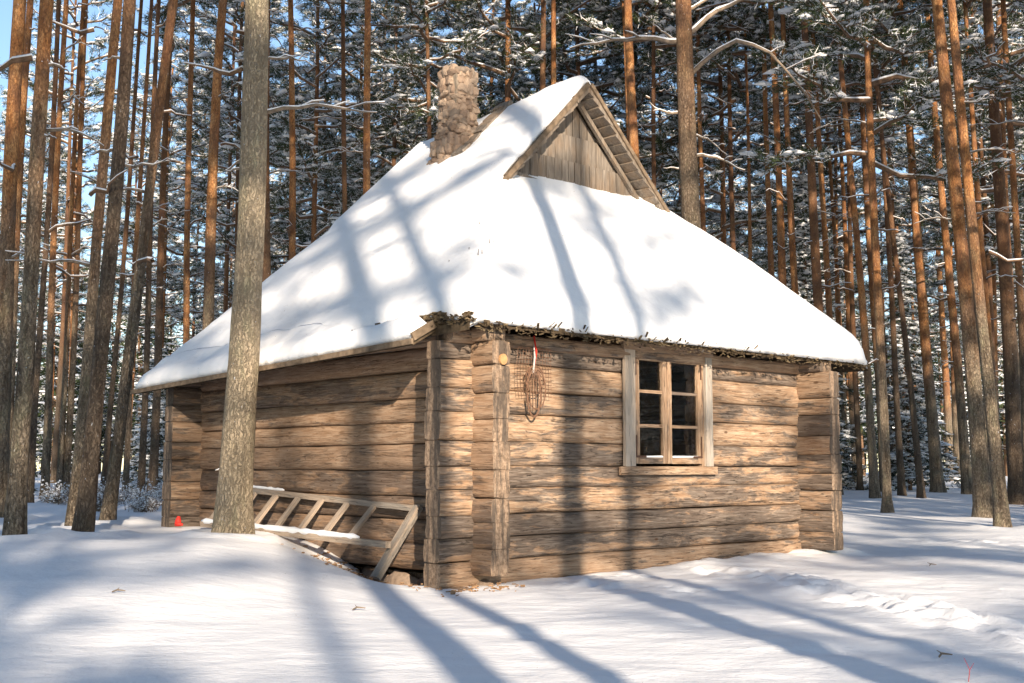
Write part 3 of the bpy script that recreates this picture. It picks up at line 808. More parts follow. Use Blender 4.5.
# ------------------------------------------------------------------ leaf litter, twigs, red marker
m_ = MB(); rr = random.Random(77)
base_v = []
for i in range(1250):
    a = -.20 + rr.gauss(0, .20); b = .75 + rr.gauss(0, .42)
    if i > 1200: a = rr.uniform(-.75, .15); b = rr.gauss(-.32, .12)
    if a > -.10 and b > -.1: continue
    x, y = hw(a, b); z = gz(x, y) + rr.uniform(.0, .016)
    s_ = rr.uniform(.008, .024); q = Matrix.Rotation(rr.uniform(0, 6.3), 3, 'Z') @ Matrix.Rotation(rr.uniform(-.8, .8), 3, 'X')
    m_.box((x, y, z), (s_ * 2, s_, .005), q, 0)
tag(m_.build('leaf_litter', M['litter']), 'orange brown litter strewn at the foot of the cabin corner', None, None, 'stuff')

def small_twig(px, py, label, L=.12, up=False, mat='deadwood'):
    x, y = hit_ground(px, py); z = gz(x, y)
    m_ = MB()
    if up: m_.tube([(0, 0, -.02), (.01, 0, L * .5), (-.01, .01, L)], [.002, .0016, .001], 5); m_.tube([(.01, 0, L * .5), (.03, 0, L * .8)], [.0012, .001], 4)
    else: m_.tube([(-L / 2, 0, .012), (0, .01, .022), (L / 2, -.02, .014)], [.005, .006, .003], 5); m_.tube([(0, .01, .022), (.03, .05, .03)], [.004, .002], 4)
    o = m_.build('fallen_twig' if not up else 'twig', M[mat], loc=(x, y, z)); o.rotation_euler = (0, 0, random.uniform(0, 3)) if not up else (0, 0, 0)
    tag(o, label, 'twig')
small_twig(358, 611, 'small twig on the snow below the near corner of the cabin', .10)
small_twig(932, 567, 'dark twig lying on the sunlit snow right of the cabin', .14)
small_twig(944, 661, 'thin twig lying on the snow near the lower right', .10)
small_twig(968, 682, 'slim reddish sprig standing out of the snow at the lower right', .10, True, 'red')
small_twig(118, 594, 'short twig on the open snow at the left', .08)
x, y = at_depth(178, 526, 12.45).xy
m_ = MB(); m_.tube([(0, 0, 0), (0, 0, .05), (.005, 0, .10)], [.035, .032, .015], 10); m_.tube([(-.02, -.03, .03), (.06, -.04, .015)], [.02, .012], 6)
tag(m_.build('marker', M['red'], smooth=True, loc=(x, y, at_depth(178, 526, 12.45).z)), 'small red marker on the snow at the far left corner of the cabin', 'marker')

# ------------------------------------------------------------------ trees
def trunk_mesh(pts, rads, n=14, rough=.05, seed=0, flare=True):
    vs = []; fs = []; nn = len(pts)
    for i, p in enumerate(pts):
        for k in range(n):
            an = 2 * math.pi * k / n; c, s_ = math.cos(an), math.sin(an)
            r = rads[i] * (1 + rough * 1.2 * noise.noise(Vector((c * 1.5 + seed, s_ * 1.5, p[2] * .9))) + rough * noise.noise(Vector((c * 4 + seed, s_ * 4, p[2] * 6))))
            if flare and p[2] < .5: r *= 1 + .22 * max(0, 1 - max(p[2], 0) / .5) ** 2 * (.6 + .5 * math.cos(3 * an + seed))
            vs.append((p[0] + c * r, p[1] + s_ * r, p[2]))
    for i in range(nn - 1):
        for k in range(n):
            k2 = (k + 1) % n; fs.append((i * n + k, i * n + k2, (i + 1) * n + k2, (i + 1) * n + k))
    return vs, fs

def fast_mesh(name, V, F3, MI, mats):
    me = bpy.data.meshes.new(name)
    V = np.asarray(V, np.float32); F3 = np.asarray(F3, np.int32)
    me.vertices.add(len(V)); me.vertices.foreach_set('co', V.ravel())
    me.loops.add(F3.size); me.loops.foreach_set('vertex_index', F3.ravel())
    me.polygons.add(len(F3)); me.polygons.foreach_set('loop_start', (np.arange(len(F3)) * 3).astype(np.int32))
    me.polygons.foreach_set('material_index', np.asarray(MI, np.int32))
    me.update(calc_edges=True)
    for m in mats: me.materials.append(m)
    return me

def foliage(rs, centers, dirs, nb, blen, bw, snow_p, snow_r, spread=.9, snow_h=.35):
    """needle blades radiating from each centre and irregular snow pads on top"""
    N = len(centers); V = []; F = []; MI = []
    c = np.repeat(centers, nb, 0); d = np.repeat(dirs, nb, 0)
    dd = d + rs.normal(0, spread, (N * nb, 3)) + np.array([0, 0, .25]); dd /= np.linalg.norm(dd, axis=1)[:, None]
    L = rs.uniform(blen * .6, blen * 1.3, (N * nb, 1))
    sd = np.cross(dd, rs.normal(0, 1, (N * nb, 3))); sd /= np.linalg.norm(sd, axis=1)[:, None] + 1e-9
    w = bw * rs.uniform(.6, 1.3, (N * nb, 1))
    c = c + rs.normal(0, blen * .25, c.shape)
    p0 = c - sd * w * .5; p1 = c + sd * w * .5; p2 = c + dd * L
    V.append(np.stack([p0, p1, p2], 1).reshape(-1, 3)); n0 = N * nb
    F.append(np.arange(n0 * 3).reshape(-1, 3)); MI.append((rs.rand(n0) < .17).astype(int))
    sel = rs.rand(N) < snow_p; sc = centers[sel]; k = len(sc)
    if k:
        m = 6; an = np.arange(m) / m * 2 * np.pi
        r = snow_r * rs.uniform(.45, 1.3, (k, 1)) * rs.uniform(.6, 1.35, (k, m))
        dsel = dirs[sel]; el = np.arctan2(dsel[:, 1], dsel[:, 0])[:, None] + rs.normal(0, .35, (k, 1)); st = rs.uniform(1.0, 1.7, (k, 1))
        x = r * np.cos(an) * st; y = r * np.sin(an) / st
        X_ = x * np.cos(el) - y * np.sin(el); Y_ = x * np.sin(el) + y * np.cos(el)
        Z_ = rs.uniform(-.3, .3, (k, m)) * r * .5
        ctr = sc + np.array([0, 0, blen * .22])
        ring = ctr[:, None, :] + np.stack([X_, Y_, Z_], -1)
        top = ctr + np.array([0, 0, 1]) * (snow_h * r.mean(1))[:, None] + rs.normal(0, .01, (k, 3))
        bt = ctr - np.array([0, 0, .3]) * (snow_h * r.mean(1))[:, None]
        vv = np.concatenate([ring, top[:, None], bt[:, None]], 1)  # m+2
        base_i = n0 * 3 + np.arange(k)[:, None, None] * (m + 2)
        q = np.arange(m); tri = np.concatenate([np.stack([q, (q + 1) % m, np.full(m, m)], -1), np.stack([(q + 1) % m, q, np.full(m, m + 1)], -1)])
        V.append(vv.reshape(-1, 3)); F.append((base_i + tri[None]).reshape(-1, 3)); MI.append(np.full(k * 2 * m, 1))
    return np.concatenate(V), np.concatenate(F), np.concatenate(MI)

def tubes_tri(paths, n=5):
    V = []; F = []; b = 0
    for pts, rads in paths:
        pts = np.asarray(pts); m = len(pts)
        t = np.gradient(pts, axis=0); t /= np.linalg.norm(t, axis=1)[:, None] + 1e-9
        ref = np.array([0, 0, 1.]) if abs(t[:, 2]).mean() < .8 else np.array([1., 0, 0])
        a = np.cross(t, ref); a /= np.linalg.norm(a, axis=1)[:, None] + 1e-9; bb = np.cross(t, a)
        an = np.arange(n) / n * 2 * np.pi
        v = pts[:, None] + (a[:, None] * np.cos(an)[None, :, None] + bb[:, None] * np.sin(an)[None, :, None]) * np.asarray(rads)[:, None, None]
        V.append(v.reshape(-1, 3))
        for i in range(m - 1):
            for k in range(n):
                k2 = (k + 1) % n; q = (b + i * n + k, b + i * n + k2, b + (i + 1) * n + k2, b + (i + 1) * n + k)
                F.append((q[0], q[1], q[2])); F.append((q[0], q[2], q[3]))
        b += m * n
    return np.concatenate(V), np.array(F)

def pine_crown(seed, Hh=20.0, hb=10.0, Rm=2.6, nl=34, dense=1.0, low=7, bx=0.0):
    rs = np.random.RandomState(seed); paths = []; spaths = []; cen = []; dr = []
    for i in range(nl + low):
        if i < nl:
            t = (i + rs.rand()) / nl; z = hb + (Hh - hb - .3) * t
            L = Rm * (1 - t) ** .55 * rs.uniform(.65, 1.2) * (.75 + .25 * min(1, t * 5)) + .3
            live = True
        else:
            z = rs.uniform(3.2, hb); L = rs.uniform(.3, 1.1); live = rs.rand() < .25 and z > hb * .7; t = 0
        az = i * 2.4 + rs.uniform(-.6, .6); h = np.array([np.cos(az), np.sin(az), 0])
        rise = rs.uniform(-.15, .35) + .7 * t
        s = np.linspace(0, 1, 6)[:, None]
        side = np.array([-h[1], h[0], 0]) * rs.uniform(-.25, .25)
        pts = np.array([bx, 0, z]) + h * L * s + side * L * s ** 2 + np.array([0, 0, 1]) * L * (rise * s - .30 * np.sin(s * np.pi) * rs.uniform(-.4, 1) * .6)
        pts[1:] += rs.normal(0, .04 * L ** .5, (5, 3))
        r0 = .018 + .016 * L
        paths.append((pts, r0 * np.linspace(1, .25, 6)))
        sp = pts + np.array([0, 0, 1]) * (r0 * np.linspace(1, .25, 6)[:, None] * .85)
        spaths.append((sp, r0 * np.linspace(.5, .3, 6) + .001))
        if not live: continue
        ns = max(3, int(L * 4.0 * dense))
        for j in range(ns):
            u = .22 + .78 * (j + rs.rand()) / ns; k = u * 5; ki = min(4, int(k)); p = pts[ki] + (pts[ki + 1] - pts[ki]) * (k - ki)
            sgn = 1 if j % 2 else -1
            dv = h * rs.uniform(.3, 1) + sgn * np.array([-h[1], h[0], 0]) * rs.uniform(.3, 1) + np.array([0, 0, rs.uniform(-.1, .5)])
            dv /= np.linalg.norm(dv); sl = L * rs.uniform(.16, .34) * (1.25 - .5 * u) + .15
            q = p + dv * sl; paths.append((np.array([p, (p + q) / 2 + [0, 0, -.03], q]), [.012, .009, .005]))
            nt = max(3, int(sl / .15))
            for e in range(nt):
                f = (e + .6) / nt
                cen.append(p + (q - p) * f + rs.normal(0, .07, 3)); dr.append(dv)
    cen = np.array(cen); dr = np.array(dr)
    V, F, MI = foliage(rs, cen, dr, 22, .20, .022, .30, .16, .75, .55)
    V2, F2 = tubes_tri(paths, 4); V3, F3 = tubes_tri(spaths, 4)
    Vn = np.concatenate([V, V2, V3]); Fn = np.concatenate([F, F2 + len(V), F3 + len(V) + len(V2)])
    Mn = np.concatenate([MI, np.full(len(F2), 2), np.full(len(F3), 1)])
    return fast_mesh('crown', Vn, Fn, Mn, [M['needle'], M['bsnow'], M['limb']])

def spruce_crown(seed, Hh=6.5, Rm=1.4, hb=.3):
    rs = np.random.RandomState(seed); paths = []; cen = []; dr = []; nl = int(Hh * 13)
    for i in range(nl):
        t = (i + rs.rand()) / nl; z = hb + (Hh - hb - .1) * t; L = Rm * (1 - t) * rs.uniform(.7, 1.15) + .08
        az = i * 2.4 + rs.uniform(-.5, .5); h = np.array([np.cos(az), np.sin(az), 0]); s = np.linspace(0, 1, 5)[:, None]
        pts = np.array([0, 0, z]) + h * L * s + np.array([0, 0, 1]) * L * (-.45 * s + .12 * s ** 2)
        paths.append((pts, [.016, .013, .01, .007, .004]))
        ns = max(3, int(L / .13))
        for j in range(ns):
            u = (j + .7) / ns; p = pts[0] + (pts[-1] - pts[0]) * u; sd = np.array([-h[1], h[0], 0])
            w = .28 * L * (1 - .6 * u)
            for e in (-1, 0, 1):
                cen.append(p + sd * w * e * rs.uniform(.4, 1) + rs.normal(0, .03, 3)); dr.append(h * .6 + sd * e * .7 + np.array([0, 0, -.45]))
    V, F, MI = foliage(rs, np.array(cen), np.array(dr), 7, .15, .035, .5, .13, .5, .45)
    V2, F2 = tubes_tri(paths, 4)
    return fast_mesh('crown', np.concatenate([V, V2]), np.concatenate([F, F2 + len(V)]), np.concatenate([MI, np.full(len(F2), 2)]), [M['spruce'], M['bsnow'], M['limb']])

CR = [pine_crown(100 + i, 20 + (i % 3), [8.5, 7.5, 9.5, 8.0, 6.5, 10.5][i], [3.0, 3.2, 2.6, 2.8, 3.1, 2.5][i], 36, 1.0, 5) for i in range(6)]
CRH = [pine_crown(140 + i, 20 + (i % 3), [12.5, 11.5, 13.5, 12.0, 10.5, 13.0][i], [2.7, 2.9, 2.3, 2.6, 2.8, 2.4][i], 30, 1.0, 4) for i in range(6)]
SP = [spruce_crown(200 + i, h, r) for i, (h, r) in enumerate(((6.5, 1.3), (4.6, 1.1), (8.5, 1.5)))]

def link(name, me, parent=None, loc=(0, 0, 0)):
    o = bpy.data.objects.new(name, me); C.objects.link(o); o.parent = parent; o.location = loc; return o

def dead_branch(parent, p0, az, L, rise=.1, bend=.2, r=.03, droop=0, snow=True, seed=0, fork=True):
    rs = random.Random(seed); mb = MB(); pts = []; n = 9
    for i in range(n):
        s_ = i / (n - 1)
        p = Vector((math.cos(az), math.sin(az), 0)) * L * s_ + Vector((0, 0, L * (rise * s_ + bend * math.sin(s_ * math.pi) - droop * s_ * s_)))
        if i: p += Vector((rs.uniform(-1, 1), rs.uniform(-1, 1), rs.uniform(-1, 1))) * .02 * L ** .5
        pts.append(Vector(p0) + p)
    rad = [r * (1 - .75 * i / (n - 1)) for i in range(n)]
    mb.tube(pts, rad, 6, 0)
    if snow: mb.tube([p + Vector((0, 0, rr_ * .95)) for p, rr_ in zip(pts, rad)], [rr_ * rs.uniform(.35, .75) + .001 for rr_ in rad], 6, 1)
    if fork:
        for i in (3, 5, 6):
            q = pts[i]; dv = Vector((math.cos(az + rs.uniform(-1, 1)), math.sin(az + rs.uniform(-1, 1)), rs.uniform(-.2, .6))) * L * rs.uniform(.15, .35)
            mb.tube([q, q + dv * .5 + Vector((0, 0, .02)), q + dv], [rad[i] * .6, rad[i] * .45, .004], 5, 0)
            if snow: mb.tube([q + Vector((0, 0, .01)), q + dv * .5 + Vector((0, 0, .035)), q + dv + Vector((0, 0, .008))], [rad[i] * .5, rad[i] * .5, .005], 5, 1)
    return mb.build('dead_branch', [M['deadwood'], M['bsnow']], parent, smooth=True)

def pine(px, py, ptx, w, label, group=None, Y=None, cr=0, h=20, mid=None, mat='bark', branches=(), n=14, basew=1.25, cz=0.0, seed=None, crown=True):
    """trunk whose foot is at photo point (px,py), passing (ptx,0), w = trunk width in photo pixels near eye height"""
    if Y is None: x, y = hit_ground(px, py)
    else: x, y = at_depth(px, py, Y).xy
    z0 = gz(x, y); top = at_depth(ptx, 0, y)
    seed = seed if seed is not None else px * 1.3
    d0 = w * y / FPX
    root = empty('pine_tree', (x, y, z0)); tag(root, label, 'tree', group)
    lean = (top.x - x) / (top.z - z0)
    bow = 0.0
    if mid:   # photo x at photo y
        m_ = at_depth(mid[0], mid[1], y); tz = m_.z - z0; bow = (m_.x - x - lean * tz); mt = tz
    rs = random.Random(int(seed * 10)); wob = rs.uniform(0, 9)
    zs = [-.25, 0, .12, .25, .4, .6] + list(np.arange(.9, h, .35 if y < 22 else .7))
    pts = []; rad = []
    zt_ = top.z - z0
    def cx(z):
        v = lean * z
        if mid: v += bow * (z * (zt_ - z)) / (mt * (zt_ - mt)) if z < zt_ else -bow * (z - zt_) * .2
        return v + .03 * math.sin(z * .45 + wob) * min(1, z / 3)
    for z in zs:
        r = d0 / 2 * (1.0 + (basew - 1) * math.exp(-max(z, 0) / .7)) * (1 - .70 * (z / h) ** .85 if z > 0 else 1)
        pts.append((cx(z), .02 * math.sin(z * .5 + wob), z)); rad.append(max(r, .02))
    v, f = trunk_mesh(pts, rad, n, .06, seed)
    mesh_obj('trunk', v, f, M[mat], root, smooth=True)
    for b in branches:
        bz, az, L, rise, bend, droop = b[:6]
        k = max(i for i, p in enumerate(pts) if p[2] <= bz)
        dead_branch(root, (pts[k][0], pts[k][1], bz), az, L, rise, bend, b[6] if len(b) > 6 else .022, droop, True, int(seed * 7 + bz * 13), L > .5)
    if crown:
        c = link('crown', (CR if cz < 0 else CRH)[cr % 6], root, (cx(h * .75) - .0, 0, cz + (h - 20.5)))
        c.rotation_euler = (0, lean * .8, rs.uniform(0, 6.28))
        c.location.x = cx(h * .75) - math.sin(lean * .8) * h * .75
    return root, pts

def zpx(root_y, py): return at_depth(512, py, root_y).z   # height at photo row for a depth

PI = math.pi
GL = 'pines left of the cabin'; GR = 'pines right of the cabin'; GB = 'pines behind the cabin roof'
# the big pine in front of the ladder wall
x_, y_ = at_depth(232, 537, 11.0).xy
def zz_(py, Y=11.0): return at_depth(0, py, Y).z - gz(x_, y_)
pine(232, 537, 254, 32, 'thick grey pine standing in front of the left log wall of the cabin', None, 11.0, 2, 19, (245, 290), 'barkmain',
     [(zz_(63), PI, .22, .1, .1, .1, .022), (zz_(113), 0, 1.15, .02, .05, .02, .022), (zz_(122), PI, .12, .1, 0, 0, .015), (zz_(160), PI, .26, -.1, .1, .3, .022), (zz_(172), PI * 1.05, .24, .1, .1, .1, .022),
      (zz_(183), PI, .10, 0, 0, 0, .02), (zz_(62), 0, .55, .05, .08, .1, .016), (zz_(470), PI, .18, .1, 0, .1, .02), (zz_(205), PI, .10, -.2, 0, .1, .012)], n=36, basew=1.18)
trees = [
 # px, py, x at top, width, label, group, crown, height, mid
 (-4, 520, 22, 17, 'leftmost thick orange pine cut by the left edge', GL, 0, 20, None),
 (3, 503, 31, 10, 'slimmer pine right behind the leftmost thick pine', GL, 1, 21, None),
 (13, 537, 51, 17, 'bright orange pine near the left edge with its foot in the open snow', GL, 3, 20, (37, 200)),
 (30, 505, 58, 7, 'thin dark pine just behind the bright orange pine at the left', GL, 4, 20, None),
 (73, 528, 120, 12, 'pale barked half of the twin pines left of the cabin', GL, 2, 20, (92, 330)),
 (84, 536, 126, 16, 'darker thicker half of the twin pines left of the cabin', GL, 5, 20, (103, 330)),
 (107, 522, 176, 12, 'strongly leaning pine between the twin pines and the cabin', GL, 1, 19, (128, 350)),
 (44, 502, 66, 8, 'slim dark pine between the bright orange pine and the twin pines', GL, 0, 20, None),
 (58, 501, 84, 6, 'left one of two thin dark pines standing close together left of the twin pines', GL, 3, 20, None),
 (65, 501, 88, 7, 'right one of two thin dark pines standing close together left of the twin pines', GL, 4, 20, None),
 (103, 497, 143, 6, 'thin dark pine behind the strongly leaning pine', GL, 2, 20, None),
 (125, 500, 150, 6, 'thin reddish pine seen under the left tip of the eave', GL, 5, 20, None),
 (140, 503, 160, 7, 'slim grey pine seen just left of the far cabin corner', GL, 0, 20, None),
 (152, 494, 172, 9, 'dark pine directly beside the far left cabin corner', GL, 1, 20, None),
 (185, 498, 192, 8, 'slender orange pine rising behind the left end of the roof', GB, 4, 21, None),
 (204, 503, 225, 13, 'reddish pine just left of the thick grey pine, rising behind the roof', GB, 3, 21, (212, 190)),
 (291, 497, 291, 9, 'slender orange pine right of the thick grey pine', GB, 4, 21, None),
 (352, 495, 342, 7, 'dark slender pine with forked top left of the chimney', GB, 0, 21, None),
 (370, 499, 367, 10, 'bright orange pine rising left of the chimney', GB, 4, 21, None),
 (545, 497, 543, 10, 'left dark pine of the pair above the gable peak', GB, 5, 21, None),
 (560, 496, 553, 9, 'right orange pine of the pair above the gable peak', GB, 2, 21, None),
 (655, 497, 628, 15, 'thick orange pine just right of the gable peak', GB, 2, 21, (634, 130)),
 (645, 494, 622, 6, 'thin pine half hidden by the thick orange pine right of the gable', GB, 3, 21, None),
 (658, 494, 653, 7, 'thin dark pine between the gable and the big branching pine', GB, 1, 21, None),
 (694, 494, 678, 8, 'orange pine close behind the left side of the big branching pine', GB, 0, 21, None),
 (712, 494, 697, 7, 'slim pine close behind the right side of the big branching pine', GB, 3, 21, None),
 (741, 493, 727, 7, 'thin dark pine right of the big branching pine', GB, 4, 21, None),
 (756, 493, 744, 5, 'very thin dark pine above the middle of the right roof slope', GB, 1, 21, None),
 (778, 494, 763, 8, 'dull pine left of the two bright orange pines above the right roof slope', GB, 0, 21, None),
 (793, 496, 770, 10, 'left one of the two bright orange pines above the right roof slope', GB, 2, 21, None),
 (806, 496, 781, 9, 'right one of the two bright orange pines above the right roof slope', GB, 5, 21, None),
 (830, 498, 802, 12, 'dark brown pine with a bright edge above the right roof slope', GB, 3, 21, None),
 (838, 495, 812, 8, 'bright orange pine hidden behind the dark brown pine above the right slope', GB, 4, 21, None),
 (849, 486, 820, 6, 'left thin pine seen under the right tip of the eave', GR, 1, 21, None),
 (856, 486, 834, 7, 'right thin pine seen under the right tip of the eave', GR, 0, 21, None),
 (875, 498, 836, 9, 'pale sunlit pine standing just past the right tip of the roof', GR, 5, 21, (851, 170)),
 (885, 492, 856, 9, 'brown pine right beside the pale pine at the roof tip', GR, 2, 21, None),
 (893, 488, 862, 6, 'thin pine with a split pale foot right of the roof tip', GR, 3, 21, None),
 (902, 495, 874, 7, 'dark slim pine fourth from the right roof tip', GR, 4, 21, None),
 (911, 483, 882, 8, 'orange brown pine set back between two dark slim pines', GR, 0, 21, None),
 (922, 498, 868, 7, 'dark slim pine leaning far left across its neighbours', GR, 1, 21, None),
 (938, 492, 899, 12, 'straight brown pine with a sunlit flared foot in the middle of the right wood', GR, 5, 21, None),
 (951, 480, 925, 9, 'pale footed pine set back behind the straight brown pine', GR, 2, 21, None),
 (968, 495, 926, 10, 'greyish leaning pine left of the bright orange pair', GR, 3, 21, None),
 (985, 519, 938, 17, 'left and brighter pine of the large orange pair near the right edge', GR, 2, 20, None),
 (1003, 527, 951, 13, 'right and redder pine of the large orange pair near the right edge', GR, 0, 20, None),
 (1001, 498, 964, 8, 'thin pine between the orange pair and the stout right edge pine', GR, 4, 21, None),
 (1018, 504, 988, 16, 'stout pine nearest the right edge of the picture', GR, 5, 21, None),
 (1030, 506, 1004, 9, 'slim pine half cut by the right edge', GR, 1, 21, None),
]
hand_pos = []
for i, (px, py, ptx, w, lab, gr, cr, h, mid) in enumerate(trees):
    br = []
    rs = random.Random(i * 3 + 1)
    x, y = hit_ground(px, py)
    if w >= 6:
        for q in range(3 if w >= 10 else 2):
            br.append((rs.uniform(2.2, 8.5), rs.choice([0, PI]) + rs.uniform(-.9, .9), rs.uniform(.25, 1.1) * (.6 if rs.random() < .4 else 1), rs.uniform(-.1, .3), rs.uniform(-.1, .2), rs.uniform(0, .3), .018))
    r_, _ = pine(px, py, ptx, w, lab, gr, None, cr, h, mid, 'barkorange' if ('orange' in lab or 'bright' in lab or 'sunlit' in lab) and 'behind' not in lab.split('orange')[0] and 'dark' not in lab[:4] else 'barkshaded' if lab.startswith(('dark', 'thin dark', 'slim dark', 'left dark', 'slim grey')) else 'bark', br, n=16 if w > 9 else 10)
    hand_pos.append((x, y))
# big branching pine behind the right slope
Yb = 19.0
x_, y_ = at_depth(705, 500, Yb).xy
def zb(py): return at_depth(0, py, Yb).z - gz(x_, y_)
pine(705, 505, 683, 25, 'big brown pine with long snowy bare branches right of the gable', GB, Yb, 5, 20, None, 'barkbrown',
     [(zb(42), PI, 1.9, -.10, .06, -.05, .045), (zb(38), 0, 1.5, .55, .1, .0, .05), (zb(80), 0, 2.2, .15, .32, .45, .045), (zb(48), PI * .9, .5, .9, 0, 0, .03), (zb(110), PI, .6, .2, -.2, 0, .03),
      (zb(158), 0, .9, .05, .05, .3, .03), (zb(135), 0.3, .7, -.1, .05, .3, .02), (zb(170), PI * .95, .4, .2, 0, .1, .02), (zb(12), 0.2, 1.2, .6, 0, 0, .03)], n=20)
hand_pos.append((x_, y_))

# prototype background trees, copied with all their parts
protos = []
for i in range(6):
    root = empty('pine_tree', (0, -500, 0)); h = 20 + (i % 3)
    rs = random.Random(i + 50); wob = rs.uniform(0, 9); lean = rs.uniform(-.02, .02)
    zs = [-.3, 0, .3, .7] + list(np.arange(1.5, h - .5, 1.0))
    pts = [(lean * z + .06 * math.sin(z * .35 + wob), .06 * math.cos(z * .3 + wob), z) for z in zs]
    r0 = rs.uniform(.10, .14)
    rad = [r0 * (1.25 if z < .1 else 1) * (1 - .7 * max(z, 0) / h) for z in zs]
    v, f = trunk_mesh(pts, rad, 8, .05, i); mesh_obj('trunk', v, f, M['barkshaded' if i in (0, 2, 5) else 'bark'], root, smooth=True)
    c = link('crown', CR[i], root, (lean * h * .6, 0, h - 20.5 if i != 1 else 0))
    for q in range(2):
        bz = rs.uniform(3, 9); dead_branch(root, (lean * bz, 0, bz), rs.uniform(0, 6.3), rs.uniform(.4, 1.4), .1, .1, .018, .2, True, q + i * 9)
    protos.append(root)
sprot = []
for i in range(3):
    root = empty('young_spruce', (0, -500, 0)); h = (6.5, 4.6, 8.5)[i]
    v, f = trunk_mesh([(0, 0, z) for z in np.linspace(-.2, h, 8)], [.06 * (1 - .9 * t_) + .006 for t_ in np.linspace(0, 1, 8)], 7, .05, i); mesh_obj('trunk', v, f, M['limb'], root, smooth=True)
    link('crown', SP[i], root); sprot.append(root)
used = set()
def put(proto, x, y, sc, rz, label, cat, group, z=None):
    r = proto.copy(); C.objects.link(r)
    for ch in proto.children:
        c = ch.copy(); C.objects.link(c); c.parent = r
    r.location = (x, y, gz(x, y) if z is None else z); r.rotation_euler = (0, 0, rz); r.scale = (sc, sc, sc)
    tag(r, label, cat, group); return r
rs = random.Random(99)
placed = list(hand_pos)
HX, HY = hw(LA / 2, LB / 2)
def ok(x, y, dmin):
    if math.hypot(x - HX, y - HY) < 6.5: return False
    return all((x - a) ** 2 + (y - b) ** 2 > dmin * dmin for a, b in placed)
# forest behind the clearing
n = 0; tries = 0
while n < 108 and tries < 8000:
    tries += 1
    y = rs.uniform(24, 86) if rs.random() < .8 else rs.uniform(20, 50)
    x = rs.uniform(-.47, .47) * y * 1.02
    if not ok(x, y, 2.0 if y < 45 else 1.7): continue
    px = 512 + FPX * x / y
    if y < 30 and 520 < px < 760: continue
    if px < 215 and (y < 42 or rs.random() < .35): continue
    lab, gr = (('slender pine deep in the wood left of the cabin', 'background pines left of the cabin') if px < 215 else
               ('slender pine deep in the wood above the cabin roof', 'background pines above the roof') if px < 845 else
               ('slender pine deep in the wood right of the cabin', 'background pines right of the cabin'))
    put(protos[n % 6], x, y, rs.uniform(.85, 1.15), rs.uniform(0, 6.28), lab, 'tree', gr)
    placed.append((x, y)); n += 1
# young snowy spruces between the far trunks
n = 0
while n < 46:
    y = rs.uniform(30, 88); x = rs.uniform(-.46, .46) * y
    if not ok(x, y, 1.3): continue
    px = 512 + FPX * x / y
    lab, gr = (('young snowy spruce under the pines left of the cabin', 'young spruces left of the cabin') if px < 215 else
               ('young snowy spruce under the pines behind the cabin', 'young spruces behind the cabin') if px < 845 else
               ('young snowy spruce under the pines right of the cabin', 'young spruces right of the cabin'))
    put(sprot[n % 3], x, y, rs.uniform(.75, 1.2), rs.uniform(0, 6.28), lab, 'tree', gr)
    placed.append((x, y)); n += 1
# trees beside and behind the photographer (they shade the clearing and show in the panes)
SUNT = Vector((-.22, .975)).normalized()
def uk(u, y): # position with cross-sun coordinate u at given y
    return (u + -.22 * -y * -1 * 0 + 0, y)
def from_u(u, y): return ((u - (-SUNT.x) * y * 1.0 * 1.0) / SUNT.y, y) if False else ((u - .22 * y) / .975, y)
lab_s = 'tall pine standing behind the viewpoint at the edge of the clearing'
hand_s = [(2.99, -1.6, 5, 1.3), (3.42, -9, 5, 1.12), (1.56, -4.0, 5, 1.0), (.90, -5.0, 5, 1.35), (-2.3, -5, 5, 1.15),
          (3.75, -24, 2, .74), (-1.6, -30, 5, 1.0), (-4.6, -12, 5, 1.1), (7.4, -9, 5, 1.1), (8.8, -16, 1, 1.0), (7.2, -33, 4, 1.0), (-6.5, -4, 1, 1.), (-3.9, -24, 3, 1.0), (-5.6, -20, 1, .9), (-2.6, -17, 4, .72), (-4.2, -10, 4, 1.0), (14.2, -3, 3, 1.0), (17.5, -6, 1, 1.0), (.62, -19, 5, 1.05), (-1.25, -17, 5, 1.0), (-1.2, -21, 1, .52), (3.9, -19, 0, .42)]
for (u, y, k, sc) in hand_s:
    x, y = from_u(u, y); put(protos[k], x, y, sc, rs.uniform(0, 6.28), lab_s, 'tree', 'pines behind the viewpoint'); placed.append((x, y))
for (x, y, k) in ((9.5, 11.2, 1), (12.5, 13.2, 2), (14.0, 10.3, 4), (17.5, 12.6, 0), (20, 11.0, 1), (24, 13.5, 3), (22, 9.0, 4), (29, 12.0, 1), (33, 14.5, 0)):
    put(protos[k], x, y, rs.uniform(.9, 1.1), rs.uniform(0, 6.28), 'pine outside the picture beside the clearing', 'tree', 'pines beside the clearing'); placed.append((x, y))
for (x, y, k) in ((11.5, 11.8, 2), (15.5, 12.0, 0), (19, 13.0, 2), (26, 11.5, 2), (16.5, 10.0, 1), (30, 13.0, 2)):
    put(sprot[k], x, y, rs.uniform(.9, 1.1), rs.uniform(0, 6.28), 'young spruce outside the picture beside the clearing', 'tree', 'young spruces beside the clearing'); placed.append((x, y))
n = 0; tries = 0
while n < 48 and tries < 4000:
    tries += 1
    y = rs.uniform(-40, 22); x = rs.uniform(-42, 42); u = .975 * x + .22 * y
    if -9 < u < 9.0 and y < 12: continue
    if y > 3 and abs(x) < .50 * y + 1.5: continue
    if not ok(x, y, 2.8): continue
    put(protos[n % 6], x, y, rs.uniform(.9, 1.15), rs.uniform(0, 6.28), 'pine outside the picture beside the clearing', 'tree', 'pines beside the clearing'); placed.append((x, y)); n += 1
for r in protos + sprot:
    for ch in list(r.children): bpy.data.objects.remove(ch)
    bpy.data.objects.remove(r)

